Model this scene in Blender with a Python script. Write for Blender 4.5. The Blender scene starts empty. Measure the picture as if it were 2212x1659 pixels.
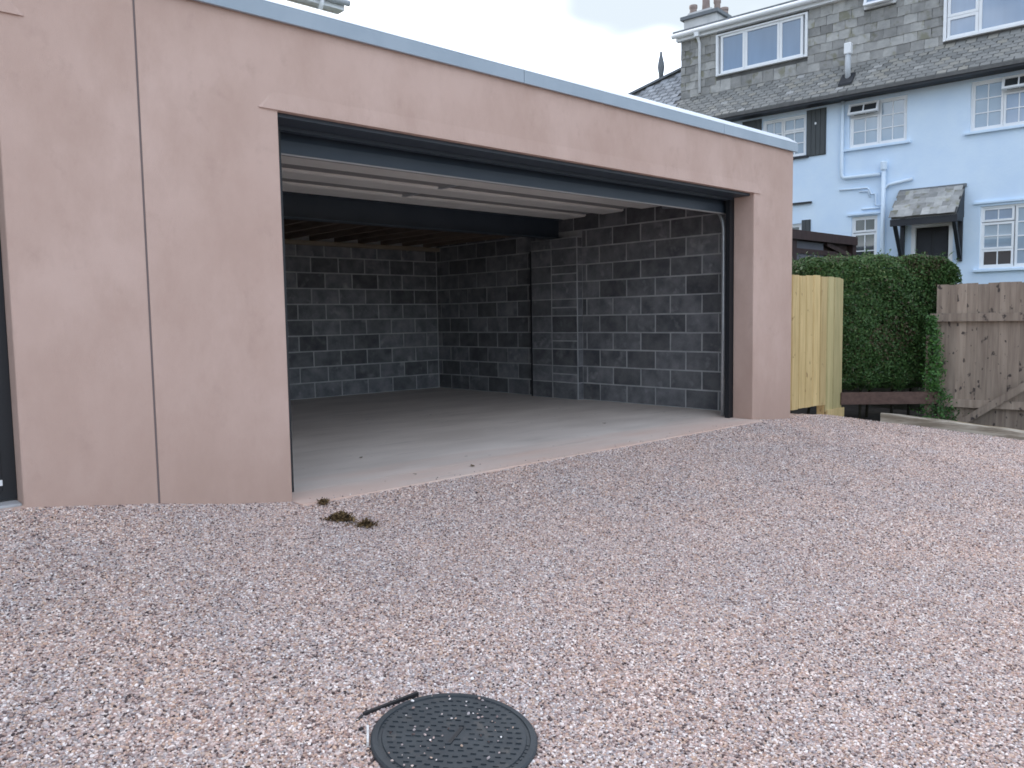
import bpy, bmesh, math, random
import numpy as np
from mathutils import Vector, Matrix, Euler

random.seed(7)
rng = np.random.default_rng(7)
sc = bpy.context.scene
col = sc.collection
R = math.radians

# ------------------------------------------------------------------ camera
cam = bpy.data.cameras.new('camera')
cam.sensor_width = 36.0
cam.sensor_fit = 'HORIZONTAL'
cam.lens = 1751.8 / 2212 * 36
cam.clip_start = 0.05
cam.clip_end = 2000
co = bpy.data.objects.new('camera', cam)
col.objects.link(co)
sc.camera = co
yaw, pitch, roll = R(42.5477), R(4.5984), R(-0.9349)
F_ = Vector((math.sin(yaw) * math.cos(pitch), math.cos(yaw) * math.cos(pitch), -math.sin(pitch)))
R0 = Vector((math.cos(yaw), -math.sin(yaw), 0))
U0 = R0.cross(F_)
R_ = R0 * math.cos(roll) + U0 * math.sin(roll)
U_ = U0 * math.cos(roll) - R0 * math.sin(roll)
mw = Matrix(((R_.x, U_.x, -F_.x, 0), (R_.y, U_.y, -F_.y, 0), (R_.z, U_.z, -F_.z, 0), (0, 0, 0, 1)))
CAM = Vector((-2.321, -4.537, 1.0975))
mw.translation = CAM
co.matrix_world = mw

# ------------------------------------------------------------------ world, sun, exposure
SUN_EL, SUN_AZ = R(42), R(20)          # azimuth from +Y (behind the garage) towards +X
world = bpy.data.worlds.new('World')
sc.world = world
world.use_nodes = True
nt = world.node_tree
nt.nodes.clear()
N = nt.nodes.new
wout = N('ShaderNodeOutputWorld')
bg = N('ShaderNodeBackground')
bg.inputs['Strength'].default_value = 0.15
sky = N('ShaderNodeTexSky')
sky.sky_type = 'NISHITA'
sky.sun_disc = False
sky.sun_elevation = SUN_EL
sky.sun_rotation = SUN_AZ
sky.air_density = 1.0
sky.dust_density = 2.0
sky.ozone_density = 1.5
tc = N('ShaderNodeTexCoord')
sep = N('ShaderNodeSeparateXYZ')
nt.links.new(tc.outputs['Generated'], sep.inputs[0])
addz = N('ShaderNodeMath'); addz.operation = 'ADD'; addz.inputs[1].default_value = 0.25
nt.links.new(sep.outputs['Z'], addz.inputs[0])
mxz = N('ShaderNodeMath'); mxz.operation = 'MAXIMUM'; mxz.inputs[1].default_value = 0.05
nt.links.new(addz.outputs[0], mxz.inputs[0])
dv = N('ShaderNodeVectorMath'); dv.operation = 'DIVIDE'
cmb = N('ShaderNodeCombineXYZ')
for k in range(3):
    nt.links.new(mxz.outputs[0], cmb.inputs[k])
nt.links.new(tc.outputs['Generated'], dv.inputs[0])
nt.links.new(cmb.outputs[0], dv.inputs[1])
cn = N('ShaderNodeTexNoise')
cn.inputs['Scale'].default_value = 2.3
cn.inputs['Detail'].default_value = 7
cn.inputs['Roughness'].default_value = 0.55
nt.links.new(dv.outputs[0], cn.inputs['Vector'])
cr = N('ShaderNodeValToRGB')
cr.color_ramp.elements[0].position = 0.42
cr.color_ramp.elements[0].color = (0, 0, 0, 1)
cr.color_ramp.elements[1].position = 0.62
cr.color_ramp.elements[1].color = (1, 1, 1, 1)
nt.links.new(cn.outputs['Fac'], cr.inputs['Fac'])
fm = N('ShaderNodeMath'); fm.operation = 'MULTIPLY'; fm.inputs[1].default_value = 0.75
nt.links.new(cr.outputs['Color'], fm.inputs[0])
cmix = N('ShaderNodeMix'); cmix.data_type = 'RGBA'
cmix.inputs['B'].default_value = (10.6, 11.3, 12.4, 1)
nt.links.new(fm.outputs[0], cmix.inputs['Factor'])
nt.links.new(sky.outputs[0], cmix.inputs['A'])
# thin grey-blue undersides of the clouds
cn2 = N('ShaderNodeTexNoise')
cn2.inputs['Scale'].default_value = 2.6
cn2.inputs['Detail'].default_value = 2.5
cn2.inputs['Roughness'].default_value = 0.5
mp2 = N('ShaderNodeMapping')
mp2.inputs['Location'].default_value = (0.8, 0.1, 0.4)
nt.links.new(dv.outputs[0], mp2.inputs['Vector'])
nt.links.new(mp2.outputs[0], cn2.inputs['Vector'])
cr2 = N('ShaderNodeValToRGB')
cr2.color_ramp.interpolation = 'EASE'
cr2.color_ramp.elements[0].position = 0.44
cr2.color_ramp.elements[0].color = (0, 0, 0, 1)
cr2.color_ramp.elements[1].position = 0.64
cr2.color_ramp.elements[1].color = (1, 1, 1, 1)
nt.links.new(cn2.outputs['Fac'], cr2.inputs['Fac'])
cmix2 = N('ShaderNodeMix'); cmix2.data_type = 'RGBA'
cmix2.inputs['B'].default_value = (2.7, 3.02, 3.3, 1)
nt.links.new(cr2.outputs['Color'], cmix2.inputs['Factor'])
nt.links.new(cmix.outputs['Result'], cmix2.inputs['A'])
nt.links.new(cmix2.outputs['Result'], bg.inputs['Color'])
nt.links.new(bg.outputs[0], wout.inputs[0])

sl = bpy.data.lights.new('sun', 'SUN')
sl.energy = 0.6
sl.angle = R(60)
sl.color = (1.0, 0.95, 0.88)
so = bpy.data.objects.new('sun', sl)
col.objects.link(so)
sd = Vector((math.sin(SUN_AZ) * math.cos(SUN_EL), math.cos(SUN_AZ) * math.cos(SUN_EL), math.sin(SUN_EL)))
so.rotation_euler = sd.to_track_quat('Z', 'Y').to_euler()
so.location = (0, 20, 30)

vs = sc.view_settings
vs.view_transform = 'Standard'
vs.look = 'None'
vs.exposure = 1.0
vs.gamma = 1.0
vs.use_curve_mapping = False
sc.cycles.use_denoising = True
sc.cycles.max_bounces = 8
sc.cycles.diffuse_bounces = 5
sc.cycles.filter_width = 1.7

# ------------------------------------------------------------------ materials
def new_mat(name):
    m = bpy.data.materials.new(name)
    m.use_nodes = True
    t = m.node_tree
    b = t.nodes['Principled BSDF']
    return m, t, b


def mat(name, c1, c2=None, scale=5.0, detail=5.0, rough=0.8, metal=0.0, bump=0.0, bscale=60.0, rnd=0.0, stretch=(1, 1, 1),
        spec=0.5, lo=0.35, hi=0.65, spots=None, knots=False):
    """procedural material: two tones mixed by noise, a brightness shift by object, fine relief"""
    m, t, b = new_mat(name)
    n = t.nodes.new
    L = t.links.new
    b.inputs['Roughness'].default_value = rough
    b.inputs['Metallic'].default_value = metal
    b.inputs['Specular IOR Level'].default_value = spec
    tcn = n('ShaderNodeTexCoord')
    mp = n('ShaderNodeMapping')
    mp.inputs['Scale'].default_value = stretch
    L(tcn.outputs['Object'], mp.inputs['Vector'])
    oi = n('ShaderNodeObjectInfo')
    if rnd:
        sc_ = n('ShaderNodeVectorMath'); sc_.operation = 'ADD'
        mm = n('ShaderNodeMath'); mm.operation = 'MULTIPLY'; mm.inputs[1].default_value = 37.0
        L(oi.outputs['Random'], mm.inputs[0])
        L(mp.outputs[0], sc_.inputs[0])
        L(mm.outputs[0], sc_.inputs[1])
        vec = sc_.outputs[0]
    else:
        vec = mp.outputs[0]
    out = None
    if c2 is not None:
        nz = n('ShaderNodeTexNoise')
        nz.inputs['Scale'].default_value = scale
        nz.inputs['Detail'].default_value = detail
        nz.inputs['Roughness'].default_value = 0.6
        L(vec, nz.inputs['Vector'])
        mr = n('ShaderNodeMapRange')
        mr.inputs['From Min'].default_value = lo
        mr.inputs['From Max'].default_value = hi
        L(nz.outputs['Fac'], mr.inputs['Value'])
        mx = n('ShaderNodeMix'); mx.data_type = 'RGBA'
        mx.inputs['A'].default_value = (*c1, 1)
        mx.inputs['B'].default_value = (*c2, 1)
        L(mr.outputs[0], mx.inputs['Factor'])
        out = mx.outputs['Result']
    else:
        rgb = n('ShaderNodeRGB')
        rgb.outputs[0].default_value = (*c1, 1)
        out = rgb.outputs[0]
    if spots is not None:                 # (colour, scale, from, to): stains with a shape of their own
        sn = n('ShaderNodeTexNoise')
        sn.inputs['Scale'].default_value = spots[1]
        sn.inputs['Detail'].default_value = 3
        if knots:
            kv = n('ShaderNodeVectorMath'); kv.operation = 'ADD'
            km = n('ShaderNodeMath'); km.operation = 'MULTIPLY'; km.inputs[1].default_value = 53.0
            L(oi.outputs['Random'], km.inputs[0]); L(tcn.outputs['Object'], kv.inputs[0]); L(km.outputs[0], kv.inputs[1])
            ks = n('ShaderNodeMapping'); ks.inputs['Scale'].default_value = (1.5, 1.5, 1.0)
            L(kv.outputs[0], ks.inputs['Vector'])
            L(ks.outputs[0], sn.inputs['Vector'])
        else:
            L(vec, sn.inputs['Vector'])
        smr = n('ShaderNodeMapRange')
        smr.inputs['From Min'].default_value = spots[2]
        smr.inputs['From Max'].default_value = spots[3]
        L(sn.outputs['Fac'], smr.inputs['Value'])
        smx = n('ShaderNodeMix'); smx.data_type = 'RGBA'
        L(smr.outputs[0], smx.inputs['Factor'])
        L(out, smx.inputs['A'])
        smx.inputs['B'].default_value = (*spots[0], 1)
        out = smx.outputs['Result']
    if rnd:
        hs = n('ShaderNodeHueSaturation')
        vr = n('ShaderNodeMapRange')
        vr.inputs['To Min'].default_value = 1 - rnd
        vr.inputs['To Max'].default_value = 1 + rnd
        L(oi.outputs['Random'], vr.inputs['Value'])
        L(vr.outputs[0], hs.inputs['Value'])
        L(out, hs.inputs['Color'])
        out = hs.outputs[0]
    L(out, b.inputs['Base Color'])
    if bump:
        bn = n('ShaderNodeTexNoise')
        bn.inputs['Scale'].default_value = bscale
        bn.inputs['Detail'].default_value = 4
        L(vec, bn.inputs['Vector'])
        bp = n('ShaderNodeBump')
        bp.inputs['Strength'].default_value = bump
        bp.inputs['Distance'].default_value = 0.01
        L(bn.outputs['Fac'], bp.inputs['Height'])
        L(bp.outputs[0], b.inputs['Normal'])
    return m


def ramp_mat(name, stops, rough=0.8, by='random', spec=0.4):
    """colour picked from a ramp by instance or by face attribute"""
    m, t, b = new_mat(name)
    n = t.nodes.new
    L = t.links.new
    b.inputs['Roughness'].default_value = rough
    b.inputs['Specular IOR Level'].default_value = spec
    cr_ = n('ShaderNodeValToRGB')
    cr_.color_ramp.interpolation = 'LINEAR'
    els = cr_.color_ramp.elements
    while len(els) < len(stops):
        els.new(0.5)
    for el, (p, c) in zip(els, stops):
        el.position = p
        el.color = (*c, 1)
    if by == 'random':
        oi = n('ShaderNodeObjectInfo')
        L(oi.outputs['Random'], cr_.inputs['Fac'])
    else:
        at = n('ShaderNodeAttribute')
        at.attribute_name = by
        L(at.outputs['Fac'], cr_.inputs['Fac'])
    L(cr_.outputs['Color'], b.inputs['Base Color'])
    return m, t, b


M = {}
def render_mat():
    m, t, b = new_mat('pink_render')
    n, L = t.nodes.new, t.links.new
    b.inputs['Roughness'].default_value = 0.92
    b.inputs['Specular IOR Level'].default_value = 0.2
    tcn = n('ShaderNodeTexCoord')

    def noise(scale, detail, rough=.6, st=(1, 1, 1), off=0.0):
        mp = n('ShaderNodeMapping'); mp.inputs['Scale'].default_value = st; mp.inputs['Location'].default_value = (off, off, off)
        L(tcn.outputs['Object'], mp.inputs['Vector'])
        z_ = n('ShaderNodeTexNoise'); z_.inputs['Scale'].default_value = scale; z_.inputs['Detail'].default_value = detail; z_.inputs['Roughness'].default_value = rough
        L(mp.outputs[0], z_.inputs['Vector'])
        return z_.outputs['Fac']

    def rng_(v, a, b_):
        r = n('ShaderNodeMapRange'); r.inputs['From Min'].default_value = a; r.inputs['From Max'].default_value = b_
        L(v, r.inputs['Value'])
        return r.outputs[0]

    def mix(f, a, b_, mode='MIX'):
        x_ = n('ShaderNodeMix'); x_.data_type = 'RGBA'; x_.blend_type = mode
        if f is not None and not isinstance(f, float):
            L(f, x_.inputs['Factor'])
        else:
            x_.inputs['Factor'].default_value = f
        for k_, v in (('A', a), ('B', b_)):
            if isinstance(v, tuple):
                x_.inputs[k_].default_value = (*v, 1)
            else:
                L(v, x_.inputs[k_])
        return x_.outputs['Result']
    c = mix(rng_(noise(.9, 6), .36, .64), (0.525, 0.376, 0.318), (0.595, 0.442, 0.382))
    c = mix(rng_(noise(3.2, 8, .65, (1, 1, .55), 4.0), .42, .70), c, (0.498, 0.355, 0.298))          # trowel clouds
    f = rng_(noise(7.5, 5, .6, (1, 1, .8), 9.0), .60, .74)
    mu = n('ShaderNodeMath'); mu.operation = 'MULTIPLY'; mu.inputs[1].default_value = .5
    L(f, mu.inputs[0])
    c = mix(mu.outputs[0], c, (0.455, 0.325, 0.275))
    # splash dirt plus painted-in shade towards the wall's foot, ragged upper edge
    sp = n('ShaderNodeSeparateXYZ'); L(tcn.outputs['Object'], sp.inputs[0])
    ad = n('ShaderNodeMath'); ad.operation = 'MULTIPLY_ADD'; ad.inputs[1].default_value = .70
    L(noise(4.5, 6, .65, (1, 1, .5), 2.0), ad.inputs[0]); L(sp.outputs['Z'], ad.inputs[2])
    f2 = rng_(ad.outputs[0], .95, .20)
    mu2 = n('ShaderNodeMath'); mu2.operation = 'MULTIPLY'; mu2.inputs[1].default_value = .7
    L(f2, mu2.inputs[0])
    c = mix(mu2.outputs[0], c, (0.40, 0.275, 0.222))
    L(c, b.inputs['Base Color'])
    bp = n('ShaderNodeBump'); bp.inputs['Strength'].default_value = .35; bp.inputs['Distance'].default_value = .012
    bn = n('ShaderNodeMath'); bn.operation = 'MULTIPLY_ADD'; bn.inputs[1].default_value = .35
    L(noise(150, 3), bn.inputs[0]); L(noise(9, 5, .6, (1, 1, .5)), bn.inputs[2])
    L(bn.outputs[0], bp.inputs['Height']); L(bp.outputs[0], b.inputs['Normal'])
    return m


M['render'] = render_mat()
M['sealant'] = mat('grey_sealant', (0.16, 0.125, 0.12), rough=0.7)
M['trim'] = mat('grey_roof_trim', (0.30, 0.37, 0.435), (0.34, 0.41, 0.475), scale=3, rough=0.35)
M['trimlit'] = mat('trim_lit_tone', (0.74, 0.79, 0.83), (0.80, 0.84, 0.87), scale=3, rough=0.3)  # paler than the trim: light on its sloped top put into the colour
M['anthracite'] = mat('anthracite_metal', (0.033, 0.047, 0.066), (0.042, 0.057, 0.077), scale=3, rough=0.45)
M['black'] = mat('black_paint', (0.012, 0.014, 0.018), rough=0.5)
M['galv'] = mat('galvanised_steel', (0.52, 0.55, 0.58), (0.62, 0.64, 0.66), scale=20, rough=0.42, metal=0.6)
M['doorskin'] = mat('pale_door_skin', (0.82, 0.80, 0.755), (0.88, 0.86, 0.81), scale=4, rough=0.5)
M['doorgroove'] = mat('grey_door_groove', (0.30, 0.29, 0.285), rough=0.6)
M['mortar'] = mat('pale_mortar', (0.38, 0.39, 0.405), (0.54, 0.545, 0.55), scale=5, rough=0.95, bump=0.4, bscale=70)
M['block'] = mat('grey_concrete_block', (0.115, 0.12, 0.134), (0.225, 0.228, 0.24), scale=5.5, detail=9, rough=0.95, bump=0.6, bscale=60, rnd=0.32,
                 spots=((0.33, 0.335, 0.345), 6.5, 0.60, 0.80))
M['concrete'] = mat('floor_concrete', (0.56, 0.535, 0.515), (0.68, 0.645, 0.62), scale=1.1, detail=8, rough=0.75, bump=0.12, bscale=50, stretch=(1, 2.2, 1),
                    spots=((0.50, 0.48, 0.465), 3.5, 0.6, 0.75))
M['timber_dark'] = mat('sawn_joist', (0.15, 0.115, 0.09), (0.21, 0.165, 0.13), scale=3, rough=0.85, stretch=(8, 1, 8), rnd=0.2)
M['timber_pale'] = mat('pale_wall_plate', (0.26, 0.21, 0.16), (0.33, 0.28, 0.21), scale=3, rough=0.85, stretch=(1, 8, 8))
M['felt'] = mat('roof_membrane', (0.12, 0.125, 0.13), (0.16, 0.165, 0.17), scale=2, rough=0.85)
M['gate'] = mat('new_treated_pine', (0.50, 0.365, 0.165), (0.64, 0.485, 0.24), scale=2.0, detail=6, rough=0.75, stretch=(9, 9, 0.8), rnd=0.2, bump=0.1, bscale=40,
                spots=((0.24, 0.14, 0.05), 9.0, 0.66, 0.74), knots=True)
M['gap'] = mat('shadow_gap_timber', (0.07, 0.05, 0.025), (0.10, 0.07, 0.035), scale=4, rough=.9)
M['gate_green'] = mat('green_treated_pine', (0.40, 0.345, 0.165), (0.52, 0.435, 0.225), scale=2.0, detail=6, rough=0.75, stretch=(9, 9, 0.8), rnd=0.1, bump=0.1, bscale=40)
M['weathered'] = mat('weathered_fence_board', (0.235, 0.183, 0.145), (0.355, 0.287, 0.23), scale=2.2, detail=7, rough=0.9, stretch=(9, 9, 0.7), rnd=0.2, bump=0.3, bscale=50,
                     spots=((0.07, 0.055, 0.05), 10.0, 0.625, 0.69), knots=True)
M['brownrail'] = mat('brown_stained_rail', (0.085, 0.05, 0.04), (0.13, 0.08, 0.065), scale=3, rough=0.9, stretch=(1, 8, 8), bump=0.2)
M['sleeper'] = mat('weathered_sleeper', (0.22, 0.185, 0.14), (0.47, 0.42, 0.35), scale=3.5, detail=9, lo=.40, hi=.60, rough=0.9, stretch=(0.7, 6, 6), bump=0.3, bscale=40,
                   spots=((0.20, 0.14, 0.06), 1.7, 0.58, 0.72))
M['shed'] = mat('dark_brown_stain', (0.035, 0.018, 0.017), (0.055, 0.03, 0.027), scale=3, rough=0.75, stretch=(8, 8, 1))
M['shedgrey'] = mat('grey_shelter_panel', (0.10, 0.10, 0.12), (0.13, 0.13, 0.15), scale=3, rough=0.8)
M['whitewall'] = mat('white_painted_brick', (0.625, 0.77, 0.94), (0.695, 0.83, 0.965), scale=1.4, detail=6, rough=0.85, bump=0.25, bscale=22, spec=0.3)
M['upvc'] = mat('white_plastic', (0.80, 0.82, 0.84), (0.84, 0.86, 0.88), scale=4, rough=0.4)
M['pipe'] = mat('white_painted_pipe', (0.66, 0.78, 0.91), (0.71, 0.82, 0.93), scale=6, rough=0.45)
M['ventgrey'] = mat('grey_plastic_pipe', (.42, .45, .48), (.48, .51, .54), scale=6, rough=.5)
M['shutter'] = mat('charcoal_shutter', (0.05, 0.058, 0.062), (0.066, 0.074, 0.078), scale=3, rough=0.6, stretch=(10, 10, 1))
M['blacktimber'] = mat('black_timber', (0.012, 0.014, 0.02), (0.02, 0.023, 0.03), scale=3, rough=0.55)
M['slate'] = mat('grey_slate', (0.26, 0.26, 0.252), (0.375, 0.37, 0.355), scale=6, detail=7, rough=0.8, bump=0.3, bscale=40, rnd=0.32,
                 spots=((0.22, 0.215, 0.165), 5, 0.57, 0.68))
M['slatebed'] = mat('slate_joint', (0.10, 0.10, 0.10), (0.14, 0.14, 0.138), scale=8, rough=0.9)
M['cheek'] = mat('lead_grey', (0.15, 0.165, 0.18), (0.19, 0.205, 0.22), scale=5, rough=0.7)
M['stackrender'] = mat('chimney_render', (0.55, 0.55, 0.55), (0.66, 0.655, 0.65), scale=5, rough=0.9, bump=0.2)
M['pot'] = mat('chimney_pot_clay', (0.26, 0.20, 0.18), (0.33, 0.26, 0.23), scale=6, rough=0.85)
M['buffwall'] = mat('cream_render', (0.62, 0.585, 0.53), (0.68, 0.645, 0.59), scale=2, rough=0.9)
M['soil'] = mat('dark_soil', (0.03, 0.026, 0.022), (0.055, 0.048, 0.04), scale=9, rough=1.0, bump=0.6, bscale=30)
M['earth'] = mat('dry_grass_ground', (0.06, 0.075, 0.035), (0.10, 0.105, 0.055), scale=1.5, rough=1.0, bump=0.5, bscale=12)
M['pave'] = mat('grey_sill_concrete', (0.36, 0.36, 0.37), (0.44, 0.44, 0.45), scale=8, rough=0.85, bump=0.2)
M['plastic'] = mat('black_plastic', (0.024, 0.031, 0.038), (0.040, 0.049, 0.056), scale=7, detail=8, rough=0.55, bump=0.15, bscale=120, spots=((.085, .08, .075), 16, .62, .78))
M['leafdry'] = mat('dead_leaf', (0.10, 0.065, 0.03), (0.17, 0.115, 0.05), scale=40, rough=0.8)
M['moss'] = mat('dried_moss', (0.05, 0.028, 0.010), (0.25, 0.165, 0.075), scale=60, detail=3, lo=.42, hi=.62, rough=1.0)
M['whitestone'] = mat('pale_stone', (0.62, 0.60, 0.58), (0.74, 0.72, 0.70), scale=30, rough=0.8)


def glass(name, base, rough=0.03):
    m, t, b = new_mat(name)
    n = t.nodes.new
    tcn = n('ShaderNodeTexCoord')
    nz = n('ShaderNodeTexNoise')
    nz.inputs['Scale'].default_value = 1.6
    mp = n('ShaderNodeMapping')
    mp.inputs['Scale'].default_value = (3.5, 3.5, 0.5)
    t.links.new(tcn.outputs['Object'], mp.inputs['Vector'])
    t.links.new(mp.outputs[0], nz.inputs['Vector'])
    mx = n('ShaderNodeMix'); mx.data_type = 'RGBA'
    mx.inputs['A'].default_value = (*[c * 0.82 for c in base], 1)
    mx.inputs['B'].default_value = (*[min(1, c * 1.16) for c in base], 1)
    t.links.new(nz.outputs['Fac'], mx.inputs['Factor'])
    t.links.new(mx.outputs['Result'], b.inputs['Base Color'])
    b.inputs['Roughness'].default_value = 0.6
    b.inputs['Coat Weight'].default_value = 1.0
    b.inputs['Coat Roughness'].default_value = rough
    b.inputs['Coat IOR'].default_value = 1.85
    return m


M['pane_net'] = glass('pane_over_net_curtain', (0.27, 0.36, 0.45))
M['pane_blind'] = glass('pane_over_blind', (0.20, 0.28, 0.40))
M['pane_dark'] = glass('pane_over_dark_room', (0.025, 0.03, 0.035))

# ------------------------------------------------------------------ mesh helpers
def link(o, parent=None):
    col.objects.link(o)
    if parent is not None:
        o.parent = parent
    return o


def tag(o, label=None, cat=None, group=None, kind=None):
    if label:
        o['label'] = label
    if cat:
        o['category'] = cat
    if group:
        o['group'] = group
    if kind:
        o['kind'] = kind
    return o


def empty(name, loc=(0, 0, 0), rz=0.0):
    o = bpy.data.objects.new(name, None)
    o.empty_display_size = 0.2
    o.location = loc
    o.rotation_euler = (0, 0, rz)
    return link(o)


class MB:
    """collects boxes, prisms and tubes into one mesh"""
    def __init__(self):
        self.v = []
        self.f = []

    def add(self, vs_, fs):
        k = len(self.v)
        self.v += [tuple(p) for p in vs_]
        self.f += [tuple(i + k for i in f) for f in fs]
        return self

    def box(self, x0, x1, y0, y1, z0, z1):
        v = [(x0, y0, z0), (x1, y0, z0), (x1, y1, z0), (x0, y1, z0), (x0, y0, z1), (x1, y0, z1), (x1, y1, z1), (x0, y1, z1)]
        f = [(0, 3, 2, 1), (4, 5, 6, 7), (0, 1, 5, 4), (1, 2, 6, 5), (2, 3, 7, 6), (3, 0, 4, 7)]
        return self.add(v, f)

    def bar(self, a, b, w, h, up=(0, 0, 1)):
        """rectangular bar from a to b, w across, h along up"""
        a, b = Vector(a), Vector(b)
        d = (b - a).normalized()
        u = Vector(up)
        s = d.cross(u).normalized()
        u = s.cross(d).normalized()
        v = []
        for p in (a, b):
            for i, j in ((-1, -1), (1, -1), (1, 1), (-1, 1)):
                v.append(p + s * (i * w / 2) + u * (j * h / 2))
        f = [(0, 1, 2, 3), (7, 6, 5, 4), (0, 4, 5, 1), (1, 5, 6, 2), (2, 6, 7, 3), (3, 7, 4, 0)]
        return self.add(v, f)

    def prism(self, prof, a0, a1, axis='X'):
        """closed profile [(p,q)] extruded along an axis from a0 to a1"""
        n = len(prof)
        v = []
        for a in (a0, a1):
            for p, q in prof:
                v.append({'X': (a, p, q), 'Y': (p, a, q), 'Z': (p, q, a)}[axis])
        f = [tuple(range(n))[::-1], tuple(range(n, 2 * n))]
        for i in range(n):
            j = (i + 1) % n
            f.append((i, j, n + j, n + i))
        return self.add(v, f)

    def tube(self, pts, r, seg=10, cap=True):
        pts = [Vector(p) for p in pts]
        rings = []
        prev = None
        for i, p in enumerate(pts):
            d = (pts[min(i + 1, len(pts) - 1)] - pts[max(i - 1, 0)]).normalized()
            if prev is None:
                ref = Vector((0, 0, 1)) if abs(d.z) < 0.9 else Vector((1, 0, 0))
                s = d.cross(ref).normalized()
            else:
                s = (prev - d * prev.dot(d)).normalized()
            prev = s
            u = s.cross(d)
            rr = r[i] if isinstance(r, (list, tuple)) else r
            rings.append([p + (s * math.cos(2 * math.pi * k / seg) + u * math.sin(2 * math.pi * k / seg)) * rr for k in range(seg)])
        v = [q for ring in rings for q in ring]
        f = []
        for i in range(len(rings) - 1):
            for k in range(seg):
                a, b = i * seg + k, i * seg + (k + 1) % seg
                f.append((a, b, b + seg, a + seg))
        if cap:
            f.append(tuple(range(seg))[::-1])
            f.append(tuple(range((len(rings) - 1) * seg, len(rings) * seg)))
        return self.add(v, f)

    def lathe(self, prof, cx, cy, seg=24):
        """[(r, z)] spun about a vertical axis"""
        v = []
        for r, z in prof:
            for k in range(seg):
                a = 2 * math.pi * k / seg
                v.append((cx + r * math.cos(a), cy + r * math.sin(a), z))
        f = []
        for i in range(len(prof) - 1):
            for k in range(seg):
                a, b = i * seg + k, i * seg + (k + 1) % seg
                f.append((a, b, b + seg, a + seg))
        f.append(tuple(range(seg))[::-1])
        f.append(tuple(range((len(prof) - 1) * seg, len(prof) * seg)))
        return self.add(v, f)

    def mesh(self, name, m):
        me = bpy.data.meshes.new(name)
        me.from_pydata(self.v, [], self.f)
        bm = bmesh.new()
        bm.from_mesh(me)
        bmesh.ops.recalc_face_normals(bm, faces=bm.faces)
        bm.to_mesh(me)
        bm.free()
        me.materials.append(m)
        me.update()
        return me

    def build(self, name, m, parent=None, bevel=0.0, smooth=False, loc=None):
        me = self.mesh(name, m)
        o = bpy.data.objects.new(name, me)
        if loc is not None:
            o.location = loc
        link(o, parent)
        if smooth:
            for p in me.polygons:
                p.use_smooth = True
        if bevel:
            bv = o.modifiers.new('bevel', 'BEVEL')
            bv.width = bevel
            bv.segments = 2
            bv.limit_method = 'ANGLE'
            bv.angle_limit = R(40)
        return o


def cell_wall(xb, zb, hole, y0, y1):
    """welded wall slab in the XZ plane from a grid of cells, hole(i, j) leaves one out"""
    mb = MB()
    idx = {}

    def vid(i, j, k):
        key = (i, j, k)
        if key not in idx:
            idx[key] = len(mb.v)
            mb.v.append((xb[i], (y0, y1)[k], zb[j]))
        return idx[key]
    nx, nz = len(xb) - 1, len(zb) - 1
    here = lambda i, j: 0 <= i < nx and 0 <= j < nz and not hole(i, j)
    for i in range(nx):
        for j in range(nz):
            if not here(i, j):
                continue
            mb.f.append((vid(i, j, 0), vid(i + 1, j, 0), vid(i + 1, j + 1, 0), vid(i, j + 1, 0)))
            mb.f.append((vid(i, j + 1, 1), vid(i + 1, j + 1, 1), vid(i + 1, j, 1), vid(i, j, 1)))
            if not here(i - 1, j):
                mb.f.append((vid(i, j, 0), vid(i, j + 1, 0), vid(i, j + 1, 1), vid(i, j, 1)))
            if not here(i + 1, j):
                mb.f.append((vid(i + 1, j, 0), vid(i + 1, j, 1), vid(i + 1, j + 1, 1), vid(i + 1, j + 1, 0)))
            if not here(i, j - 1):
                mb.f.append((vid(i, j, 0), vid(i, j, 1), vid(i + 1, j, 1), vid(i + 1, j, 0)))
            if not here(i, j + 1):
                mb.f.append((vid(i, j + 1, 0), vid(i + 1, j + 1, 0), vid(i + 1, j + 1, 1), vid(i, j + 1, 1)))
    return mb


def rect_holes(xb, zb, rects):
    def hole(i, j):
        cx, cz = (xb[i] + xb[i + 1]) / 2, (zb[j] + zb[j + 1]) / 2
        return any(a < cx < b and c < cz < d for a, b, c, d in rects)
    return hole


def wall_rects(x0, x1, z0, z1, rects, y0, y1):
    xb = sorted({x0, x1, *[min(max(r[k], x0), x1) for r in rects for k in (0, 1)]})
    zb = sorted({z0, z1, *[min(max(r[k], z0), z1) for r in rects for k in (2, 3)]})
    return cell_wall(xb, zb, rect_holes(xb, zb, rects), y0, y1)


# ------------------------------------------------------------------ ground
WX = [-6, -1.44, -.79, -.39, 0, 5.2, 6.07, 7.5, 9]
WZ = [.42, .21, .12, .05, -.001, -.001, -.07, -.14, -.2]
EDGE_A, EDGE_B = np.array((7.19, -.54)), np.array((7.64, -1.87))     # timber edge of the gravel
ed = (EDGE_B - EDGE_A) / np.linalg.norm(EDGE_B - EDGE_A)
en = np.array((-ed[1], ed[0]))                                       # points away from the gravel


def gz(x, y):
    x, y = np.asarray(x, float), np.asarray(y, float)
    d = np.maximum(-y, 0)
    w = np.interp(x, WX, WZ)
    w = np.where(w > 0.0, w * np.exp(-d / 1.2), w)
    rut = -.014 * (np.exp(-((x - 1.5 - .12 * d) / .17) ** 2) + np.exp(-((x - 3.1 - .16 * d) / .17) ** 2)) * np.clip(d / .6, 0, 1)
    return w + rut - .09 * np.minimum(d, 7) + (.009 * np.sin(x * 2.1 + y) * np.cos(y * 1.7 - .6 * x) + .004 * np.sin(5.3 * x - 3.1 * y) * np.sin(4.1 * y + 1.9 * x)) * np.minimum(d, 1)


def beyond(x, y):
    """distance past the timber edge, positive outside the gravel"""
    side = (np.asarray(x) - EDGE_A[0]) * en[0] + (np.asarray(y) - EDGE_A[1]) * en[1]
    return side


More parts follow.
